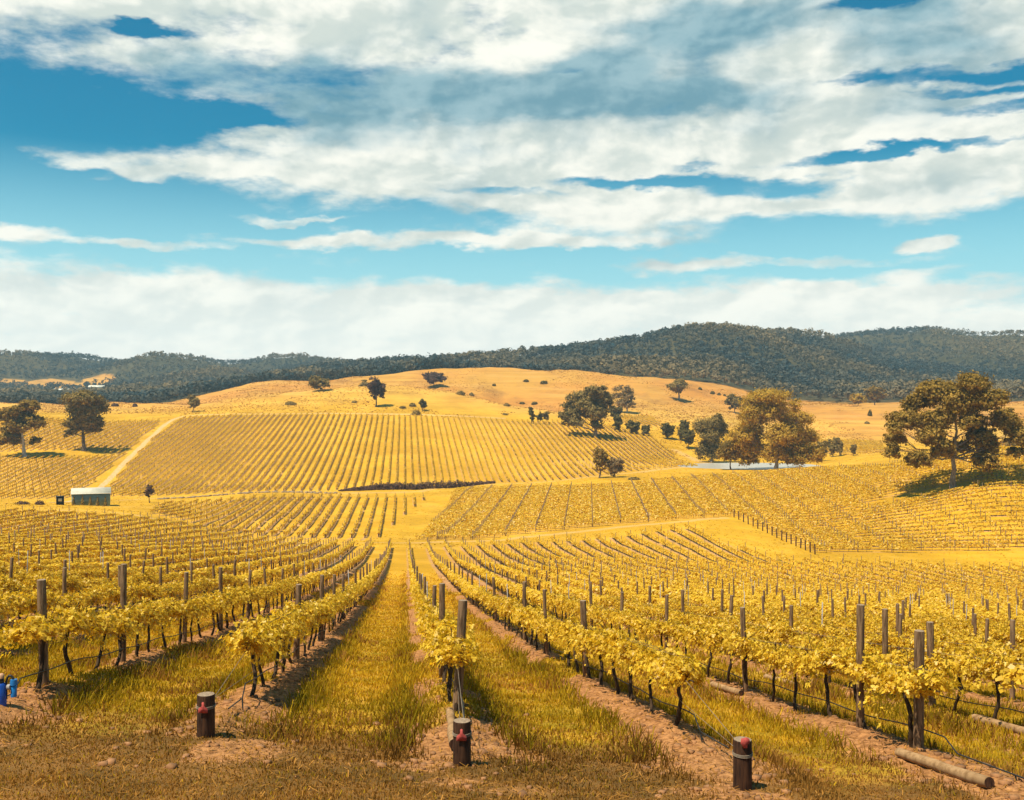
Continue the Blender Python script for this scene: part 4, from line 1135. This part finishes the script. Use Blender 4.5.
for sgn in (0, 1):
    y0 = -.25 if sgn == 0 else D_ + .25
    z0 = H_ - .06
    b.add([(x0 - .2, y0, z0), (x1 + .2, y0, z0), (x1 + .2, D_ / 2, H_ + RG), (x0 - .2, D_ / 2, H_ + RG),
           (x0 - .2, y0, z0 + .08), (x1 + .2, y0, z0 + .08), (x1 + .2, D_ / 2, H_ + RG + .08), (x0 - .2, D_ / 2, H_ + RG + .08)],
          [(0, 1, 2, 3), (4, 5, 6, 7), (0, 1, 5, 4), (1, 2, 6, 5), (3, 0, 4, 7)])
link('roof', b.mesh('shed_roof', M_shedroof), sh)
b = MB(); b.tube([(x0 - .2, -.33, H_ - .06), (x1 + .2, -.33, H_ - .10)], .07, 8); b.tube([(x1 + .05, -.33, H_ - .1), (x1 + .05, -.08, H_ - .35), (x1 + .05, -.08, .1)], .05, 6)
link('gutter', b.mesh('shed_gutter', M_white), sh)
for i, px in enumerate((74.4, 83, 90.3, 97.6, 105)):
    lx = (px - 91) / 37.5 * W_; q_ = (p[0] + lx * math.cos(SHED_A) + .95 * math.sin(SHED_A), p[1] + lx * math.sin(SHED_A) - .95 * math.cos(SHED_A)); r = np.random.default_rng(400 + i); n = 420
    hgt_ = r.uniform(2.1, 2.9)
    o = thing('cypress_shrub', 'young conical shrub by the shed wall, %s from the cabin' % ORD[i], 'shrub', (q_[0], q_[1], float(height(q_[0], q_[1]))), 0, 'conical shrubs along the shed wall')
    t_ = r.random(n); a_ = r.uniform(0, 6.28, n); rad_ = .5 * (1 - t_) ** .8 * r.uniform(.5, 1.1, n)
    c = np.column_stack([np.cos(a_) * rad_, np.sin(a_) * rad_, .15 + t_ * hgt_])
    v, q = leaf_quads(c, np.column_stack([np.cos(a_), np.sin(a_), r.uniform(0, 1, n)]), r.normal(0, 1, (n, 3)), r.uniform(.14, .34, n))
    link('foliage', mesh_q('conical_foliage', v, q, M_gum, fattr={'v': r.random(n)}), o)
    link('stem', MB().tube([(0, 0, -.1), (0, 0, hgt_ * .7)], [.05, .02], 6, cap=False).mesh('conical_stem', M_darkbark), o)
p = ground_at(60, 505); s = p[1] / F
cb = thing('cabin', 'small dark upright cabin with a pale panel left of the shed', 'cabin', tuple(p), math.radians(22))
b = MB(); b.box((-.95, 0, -.2), (-.80, 1.7, 2.2)); b.box((.80, 0, -.2), (.95, 1.7, 2.2)); b.box((-.80, .35, -.2), (.80, 1.7, 2.2)); link('wall', b.mesh('cabin_wall', M_dark), cb)
link('roof', MB().box((-1.08, -.15, 2.203), (1.08, 1.85, 2.32)).mesh('cabin_roof', M_dark), cb)
link('panel', MB().box((-.5, .28, .95), (.5, .347, 1.75)).mesh('cabin_panel', M_white), cb)
def farm(label, px, d, w, h, seed):
    q_ = at(px, d)
    o = thing('farm_building', label, 'farm building', (q_[0], q_[1], q_[2] + 6.0), math.radians(6))
    b = MB(); b.box((-w / 2, 0, -9), (w / 2, 9, h)); 
    for k in range(4): b.box((-w / 2 + w * (k + .3) / 4, -.06, h * .2), (-w / 2 + w * (k + .6) / 4, -.003, h * .7))
    link('wall', b.mesh('farm_wall', M_brick), o)
    b = MB()
    for y0 in (-.6, 9.6):
        b.add([(-w / 2 - .5, y0, h), (w / 2 + .5, y0, h), (w / 2 + .5, 4.5, h + 2.6), (-w / 2 - .5, 4.5, h + 2.6), (-w / 2 - .5, y0, h + .2), (w / 2 + .5, y0, h + .2), (w / 2 + .5, 4.5, h + 2.8), (-w / 2 - .5, 4.5, h + 2.8)],
              [(0, 1, 2, 3), (4, 5, 6, 7), (0, 1, 5, 4), (1, 2, 6, 5), (3, 0, 4, 7)])
    link('roof', b.mesh('farm_roof', M_white), o)
farm('long pale-roofed farm building among the far trees, the higher of two', 96, 1470, 22, 3, 1)
farm('pale-roofed farm building among the far trees, the lower of two', 61, 1330, 20, 3, 2)
# stones cleared to the edge of the flat
b = MB(); r = np.random.default_rng(91)
def stone(b, c, s, r):
    a = np.array([(-1, -1, -1), (1, -1, -1), (1, 1, -1), (-1, 1, -1), (-1, -1, 1), (1, -1, 1), (1, 1, 1), (-1, 1, 1)]) * np.array([1, 1, .7]) * s * .5 * r.uniform(.6, 1.15, (8, 3))
    th = r.uniform(0, 6.28); R = np.array([[math.cos(th), -math.sin(th), 0], [math.sin(th), math.cos(th), 0], [0, 0, 1]])
    b.add(a @ R.T + c, [(0, 3, 2, 1), (4, 5, 6, 7), (0, 1, 5, 4), (1, 2, 6, 5), (2, 3, 7, 6), (3, 0, 4, 7)])
for i in range(190):
    t_ = r.random(); px = 158 + t_ * 182; d = np.interp(px, [158, 256, 340], [322, 338, 343]) + r.normal(0, .8)
    x, y, z_ = at(px, d); stone(b, (x, y, z_ + .15), r.uniform(.3, 1.0), r)
st = kind(tag(link('rubble_line', b.mesh('rubble_line', plain('field_stone', (.34, .24, .15), .9, .35))), 'low line of pale field stones along the foot of the far rows', 'rubble'), 'stuff')

# ------------------------------------------------------------------ end-post stumps, logs, wires, drip lines, valve
def stump(label, px, py, h, rad, tag_top, seed):
    q_ = ground_at(px, py)
    o = thing('anchor_stump', label, 'stump', tuple(q_), 0, 'red-tagged anchor stumps')
    r = np.random.default_rng(seed)
    b = MB(); z = np.array([-.3, 0, h * .5, h - .02, h]); b.tube(np.column_stack([np.zeros(5), np.zeros(5), z]), np.array([1.04, 1.02, 1, 1, .95]) * rad, 18, 0, True, 1)
    me = b.mesh('stump_post', [M_creosote, M_postend]); link('post', me, o)
    b = MB()
    for k in range(3):
        a = np.linspace(0, 2 * np.pi, 25); zz = h * .70 + k * .014 + .008 * np.sin(a)
        b.tube(np.column_stack([np.cos(a) * (rad + .006), np.sin(a) * (rad + .006), zz]), .005, 5, cap=False)
    link('wire_wrap', b.mesh('stump_wire', M_wire), o)
    # ear-tag shaped marker
    out = np.array([(-.5, 0), (.5, 0), (.55, .12), (.50, .40), (.14, .62), (.14, .92), (0, 1.0), (-.14, .92), (-.14, .62), (-.50, .40), (-.55, .12)]) * np.array([.12, .15])
    if tag_top: out = np.array([(-.15, 0), (.25, -.02), (.30, .35), (.58, .55), (.50, .85), (.18, 1.02), (-.45, .90), (-.50, .45)]) * np.array([.105, .125])
    m = len(out); z0 = h * (.62 if not tag_top else .90); yy = -rad - .022
    vs = [(x, yy, z0 + z_) for x, z_ in out] + [(x, yy + .006, z0 + z_) for x, z_ in out]
    ce = [(0, yy, z0 + .06), (0, yy + .006, z0 + .06)]
    vs = np.array(vs + ce); q = []
    for k in range(m):
        k2 = (k + 1) % m; q.append((2 * m, k, k2, k2)); q.append((k, m + k, m + k2, k2))
    bm_v = vs; 
    b = MB(); q4 = []
    for k in range(0, m - 1, 2): q4.append((2 * m, k, k + 1, (k + 2) % m))
    if m % 2: q4.append((2 * m, m - 1, 0, 0))
    q4 = [f for f in q4 if len(set(f)) == 4]
    q4 += [(k, m + k, m + (k + 1) % m, (k + 1) % m) for k in range(m)]
    b.add(vs, q4)
    if m % 2: b.add([vs[2 * m], vs[m - 1], (vs[m - 1] + vs[0]) / 2, vs[0]], [(0, 1, 2, 3)])
    tg = link('tag', b.mesh('marker_tag', M_tag), o)
    
    return q_, h
sA = stump('short dark stump with a flat pale top and red tag at chest height, leftmost', 206, 736, .57, .118, False, 1)
sB = stump('short dark stump with red tag at the end of the middle row', 462, 765, .56, .112, False, 2)
sC = stump('short dark stump with a red disc tag over its top rim, near the bottom edge', 742.5, 789, .60, .112, True, 3)
def log(label, a, b_, r_, seed, lift=0.0):
    p0, p1 = ground_at(*a), ground_at(*b_); r = np.random.default_rng(seed)
    t_ = np.linspace(0, 1, 8)[:, None]; P_ = p0 + (p1 - p0) * t_; c = P_.mean(0)
    P_ = P_ - c; P_[:, 2] = (p0[2] - c[2]) + (p1[2] - p0[2]) * t_[:, 0] + r_ * .85 + lift
    zt = height(P_[:, 0] + c[0], P_[:, 1] + c[1]) - c[2]; P_[:, 2] += max(0, float((zt + r_ * .5 - P_[:, 2]).max()))
    P_ += r.normal(0, .006, P_.shape)
    o = link('fallen_log', MB().tube(P_, r_ * (1 + r.normal(0, .03, 8)), 14, 0, True, 1).mesh('fallen_log', [M_log, M_creosote]), None, tuple(c))
    o.data.polygons.foreach_set('use_smooth', np.array([p.material_index == 0 for p in o.data.polygons]))
    tag(o, label, 'log', 'timber posts lying on the ground')
log('long pale log lying from the front end post toward the bottom right corner', (899, 757), (990, 789), .075, 1)
log('pale log at the right frame edge lying in front of the vines', (974, 722), (1040, 741), .085, 2)
log('short pale log lying in the grass beside the leaning post, behind the right stump', (712, 687), (741, 696), .07, 3)
log('pale log half hidden under vines right of the leaning post', (766, 679), (797, 687), .075, 4)
log('small pale log lying on the soil against the middle stump', (450, 718), (453.5, 752), .065, 5)

for k in (-2, -1, 0, 1, 2, 3, 4):
    s0 = float(row_start(k)); r = np.random.default_rng(60 + k + 5)
    def rp(y, h_, off=0.0):
        y = np.asarray(y, float); x = XB + k * SP - ROW * y + off; return np.column_stack([x, y, height(x, y) + h_])
    # drip line
    y = np.linspace(s0 - (3.4 if k in (-2, 2, 3, 4) else 2.0), 62, 150)
    sag = .30 + .018 * np.sin(y * 2.1) + .02 * np.sin(y * .9 + k); sag = np.where(y < s0 - .6, .12, sag)
    zb = rp(y, 0)[:, 2]; zb = np.convolve(np.pad(zb, 12, 'reflect', reflect_type='odd'), np.ones(25) / 25, 'valid')
    P_ = rp(y, 0, .06); P_[:, 2] = zb + sag
    b = MB().tube(P_, .011, 6, cap=False)
    if k in (1, 2, -1): b.tube([P_[4], P_[4] + np.array([.05, -.12, -.42])], .012, 5, cap=False)
    o = link('drip_line', b.mesh('drip_line', M_hose)); tag(o, 'black drip irrigation hose strung low along %s' % row_name(k), 'hose', 'drip hoses of the nearest rows')
    b = MB()
    y = np.linspace(s0 - .2, 62, 60); zw = np.convolve(np.pad(rp(y, 0)[:, 2], 8, 'reflect', reflect_type='odd'), np.ones(17) / 17, 'valid')
    for h_, off in ((.86, 0), (1.30, .05), (1.30, -.05)):
        P_ = rp(y, 0, off); P_[:, 2] = zw + h_ - .08; b.tube(P_, .0025, 4, cap=False)
    o = link('trellis_wire', b.mesh('trellis_wire', M_wire)); tag(o, 'thin trellis wires stretched along %s' % row_name(k), 'wire', 'trellis wires of the nearest rows')
for (q_, h_), k, lab in ((sA, -1, 'left'), (sB, 0, 'middle'), (sC, 1, 'right')):
    y = float(row_start(k)) + .4; x = XB + k * SP - ROW * y; e_ = np.array([x, y, float(height(x, y)) + .90])
    b = MB().tube([q_ + np.array([.03, .1, h_ * .74]), e_], .005, 4, cap=False); b.tube([q_ + np.array([-.03, .1, h_ * .72]), e_ + np.array([0, .3, -.5])], .004, 4, cap=False)
    tag(link('stay_wire', b.mesh('stay_wire', M_wire)), 'taut stay wire running from the %s red-tagged stump up to its row' % lab, 'wire')
# irrigation valve at the left edge
q_ = ground_at(4, 705); s = q_[1] / F
vv = thing('irrigation_valve', 'blue irrigation filter and valve standing at the left frame edge', 'valve', tuple(q_)); vv.scale = (.78, .78, .80)
link('filter_body', MB().tube([(-.06, 0, -.05), (-.06, 0, .02), (-.06, 0, .36), (-.06, 0, .40)], [.095, .10, .10, .07], 16).mesh('filter_body', M_blue), vv)
link('riser', MB().tube([(-.06, 0, .38), (-.06, 0, .50)], .055, 12).mesh('riser', M_hose), vv)
link('cap', MB().tube([(-.06, 0, .49), (-.06, 0, .55), (-.06, 0, .57)], [.062, .062, .04], 14).mesh('cap', M_cap), vv)
a = np.linspace(0, math.pi, 9)
link('pipe', MB().tube(np.column_stack([.10 - .07 * np.cos(a), np.full(9, .03), .40 + .13 * np.sin(a)]), .022, 8).tube([(-.06, .02, .32), (.20, .03, .33)], .03, 8).tube([(.03, .03, .42), (.03, .03, .1)], .02, 8).mesh('pipe', M_hose), vv)
link('valve_body', MB().tube([(.17, .03, .14), (.17, .03, .34), (.17, .03, .36)], [.055, .055, .03], 12).tube([(.17, .03, .36), (.17, .03, .46)], [.07, .06], 12).mesh('valve_body', M_blue2), vv)
link('fitting', MB().tube([(.07, 0, .33), (.13, -.01, .33)], .05, 10).mesh('fitting', M_steel), vv)

# ------------------------------------------------------------------ grass, weeds, straw, clods
r = np.random.default_rng(5)
def scatter(n, d0, d1, pw):
    """distance density ~ d^-pw inside the view wedge"""
    uu = r.random(n); k = 2 - pw
    d = (d0 ** k + uu * (d1 ** k - d0 ** k)) ** (1 / k) if abs(k) > 1e-3 else d0 * (d1 / d0) ** uu
    return r.uniform(-.60, .60, n) * d, d
def soil_at(x, y):
    c = rowc(x, y); kk = np.round(c); rd = np.abs(c - kk) * SP; st_ = row_start(kk)
    inr = sstep(y, st_ - 4.5, st_ - 1.5)
    s1 = inr * (1 - sstep(rd, .40, 1.05)) * sstep(vn.fbm(x * .8 + 5, y * .35, 3), .24, .48)
    s2 = np.exp(-(rd / 1.25) ** 2) * sstep(y, st_ - 5.5, st_ - 3.5) * (1 - sstep(y, st_ - .5, st_ + 3)) * sstep(vn2.fbm(x * 1.1, y * 1.1, 3), .35, .6)
    return np.clip(np.maximum(s1, s2), 0, 1), rd, inr
gx, gy = scatter(640000, 8.5, 130, 1.7)
sl, rd, inr = soil_at(gx, gy)
clump = vn.fbm(gx * 1.4, gy * 1.4, 3); clump2 = vn2.fbm(gx * .35, gy * .35, 3)
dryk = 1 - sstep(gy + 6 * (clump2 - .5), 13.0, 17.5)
keep = (r.random(len(gx)) > sl * 1.15) & (r.random(len(gx)) > sstep(gy, 60, 130)) & (r.random(len(gx)) < .35 + 1.2 * clump) & inside(BLK_NEAR + [(220, 5), (-220, 5)], gx, gy + 8)
gx, gy, sl, rd, inr, clump, clump2, dryk = (a[keep] for a in (gx, gy, sl, rd, inr, clump, clump2, dryk))
n = len(gx); gz = height(gx, gy)
weed = inr * np.exp(-((rd - .75) / .4) ** 2)
h_ = r.uniform(.5, 1.3, n) * (.028 + .062 * clump + .13 * weed * clump2 * 2) * (1 - .55 * dryk)
w_ = r.uniform(.7, 1.3, n) * (.0048 + .00055 * gy)
th = r.uniform(0, 6.28, n); ln = r.normal(0, .38, (n, 2)) * h_[:, None] + np.array([.03, 0]) * h_[:, None]
dx, dy = np.cos(th) * w_, np.sin(th) * w_
V = np.zeros((n, 4, 3))
V[:, 0] = np.column_stack([gx - dx, gy - dy, gz - .02]); V[:, 1] = np.column_stack([gx + dx, gy + dy, gz - .02])
V[:, 2] = np.column_stack([gx + ln[:, 0] + dx * .3, gy + ln[:, 1] + dy * .3, gz + h_]); V[:, 3] = np.column_stack([gx + ln[:, 0] - dx * .3, gy + ln[:, 1] - dy * .3, gz + h_])
v_ = np.clip(.15 + .75 * (vn2.fbm(gx * .22, gy * .22, 3)) + .30 * sstep(gy, 18, 50) + .30 * sstep(gy, 50, 110) - .30 * weed + r.normal(0, .2, n), 0, 1)
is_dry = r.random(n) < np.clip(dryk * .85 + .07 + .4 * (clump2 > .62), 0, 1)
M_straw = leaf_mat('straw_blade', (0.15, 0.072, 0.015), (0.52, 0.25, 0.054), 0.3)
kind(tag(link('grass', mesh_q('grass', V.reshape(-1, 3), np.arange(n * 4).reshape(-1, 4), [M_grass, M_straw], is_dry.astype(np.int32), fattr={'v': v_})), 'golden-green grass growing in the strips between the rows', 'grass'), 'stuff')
# tufts on the open paddocks and grazed hills
def tufts(name, label, n, d0, d1, pw, keepf, hgt, mats, midx):
    x, y = scatter(n, d0, d1, pw); k = keepf(x, y); x, y = x[k], y[k]; m = len(x); z = height(x, y)
    h = r.uniform(.4, 1.3, m) * hgt * (.5 + vn.fbm(x * .08, y * .08, 3)); w = h * r.uniform(.7, 1.6, m) + .0004 * y; a = r.uniform(-.9, .9, m)
    V = np.zeros((m, 4, 3)); dx, dy = np.cos(a) * w, np.sin(a) * w; lx, ly = r.normal(0, .5, m) * h, r.normal(.2, .5, m) * h
    V[:, 0] = np.column_stack([x - dx, y - dy, z - .03]); V[:, 1] = np.column_stack([x + dx, y + dy, z - .03])
    V[:, 2] = np.column_stack([x + lx + dx * .6, y + ly + dy * .6, z + h]); V[:, 3] = np.column_stack([x + lx - dx * .6, y + ly - dy * .6, z + h])
    kind(tag(link(name, mesh_q(name, V.reshape(-1, 3), np.arange(m * 4).reshape(-1, 4), mats, midx(m), fattr={'v': np.clip(r.beta(2, 2, m) * .4 + .5 + .5 * (vn2.fbm(x * .03, y * .03, 3) - .5), 0, 1)})), label, 'grass'), 'stuff')
def open_ground(x, y): return ~(inside(BLK_NEAR, x, y) | in_side(x, y) | far_test(x, y)) & (np.hypot((x - pond_c[0]) / 36, (y - pond_c[1]) / 29) > 1) & (poly_dist(TRACK_UP, x, y) > 2.4) & (poly_dist(TRACK_FLOOR, x, y) > 1.8)
tufts('meadow_grass', 'golden grass tufts on the open strips and headlands between the vine blocks', 36000, 100, 570, 1.4, open_ground, .10, [M_grass, M_straw], lambda m: (r.random(m) < .12).astype(np.int32))
tufts('pasture_tussocks', 'dry tussocks dotted over the grazed golden hills', 60000, 500, 900, 1.0, lambda x, y: open_ground(x, y) & (y - forest_start(x / y) < 5) & (vn.fbm(x * .03 + 9, y * .02, 4) > .46), .24, [M_straw], lambda m: np.zeros(m, np.int32))
# straw litter and clods
cx_, cy_ = scatter(30000, 8.5, 45, 1.5); sl, rd, inr = soil_at(cx_, cy_); dk_ = 1 - sstep(cy_, 13, 16)
kp = r.random(len(cx_)) < sl * .9 + dk_ * .35; cx_, cy_ = cx_[kp], cy_[kp]; n = len(cx_); cz = height(cx_, cy_)
th = r.uniform(0, 6.28, n); L_ = r.uniform(.015, .06, n) * (1 + cy_ * .015); w_ = .003 + .0003 * cy_
V = np.zeros((n, 4, 3)); ax = np.cos(th) * L_; ay = np.sin(th) * L_; bx_, by_ = -np.sin(th) * w_, np.cos(th) * w_; dz = r.uniform(0, .05, n)
for i, (sa, sb_) in enumerate(((-1, -1), (1, -1), (1, 1), (-1, 1))): V[:, i] = np.column_stack([cx_ + sa * ax + sb_ * bx_, cy_ + sa * ay + sb_ * by_, cz + .012 + (dz if sa > 0 else 0)])
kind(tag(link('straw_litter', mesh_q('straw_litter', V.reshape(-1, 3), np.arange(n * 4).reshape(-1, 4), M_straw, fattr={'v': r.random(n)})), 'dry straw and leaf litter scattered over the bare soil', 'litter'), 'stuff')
cx_, cy_ = scatter(26000, 9, 50, 1.5); sl, rd, inr = soil_at(cx_, cy_); kp = r.random(len(cx_)) < sl * .5
b = MB()
for x, y in zip(cx_[kp], cy_[kp]): stone(b, (x, y, float(height(x, y)) + .005), (.018 + .085 * r.random() ** 3) * (1 + .01 * y), r)
kind(tag(link('soil_clods', b.mesh('soil_clods', plain('clod_soil', (.30, .14, .055), .95, .4, 3.0))), 'brown soil clods and small stones along the row banks', 'soil clods'), 'stuff')

# ------------------------------------------------------------------ haze
mh = bpy.data.materials.new('haze'); mh.use_nodes = True
th_ = NT(mh.node_tree); th_.n.clear()
ho = th_.node('ShaderNodeOutputMaterial'); pvn = th_.node('ShaderNodeVolumePrincipled')
pvn.inputs['Color'].default_value = (0.62, 0.88, 1.0, 1); pvn.inputs['Density'].default_value = 0.00016; pvn.inputs['Anisotropy'].default_value = 0.25
th_.l.new(pvn.outputs[0], ho.inputs['Volume'])
zlo = float(GZ.min()) - 1.0
hb = MB().box((-4700, -300, zlo), (4700, 2750, 190))
hz_o = link('haze', hb.mesh('haze', mh)); kind(hz_o, 'stuff')
hz_o['label'] = 'thin pale air haze over the whole valley'; hz_o['category'] = 'haze'
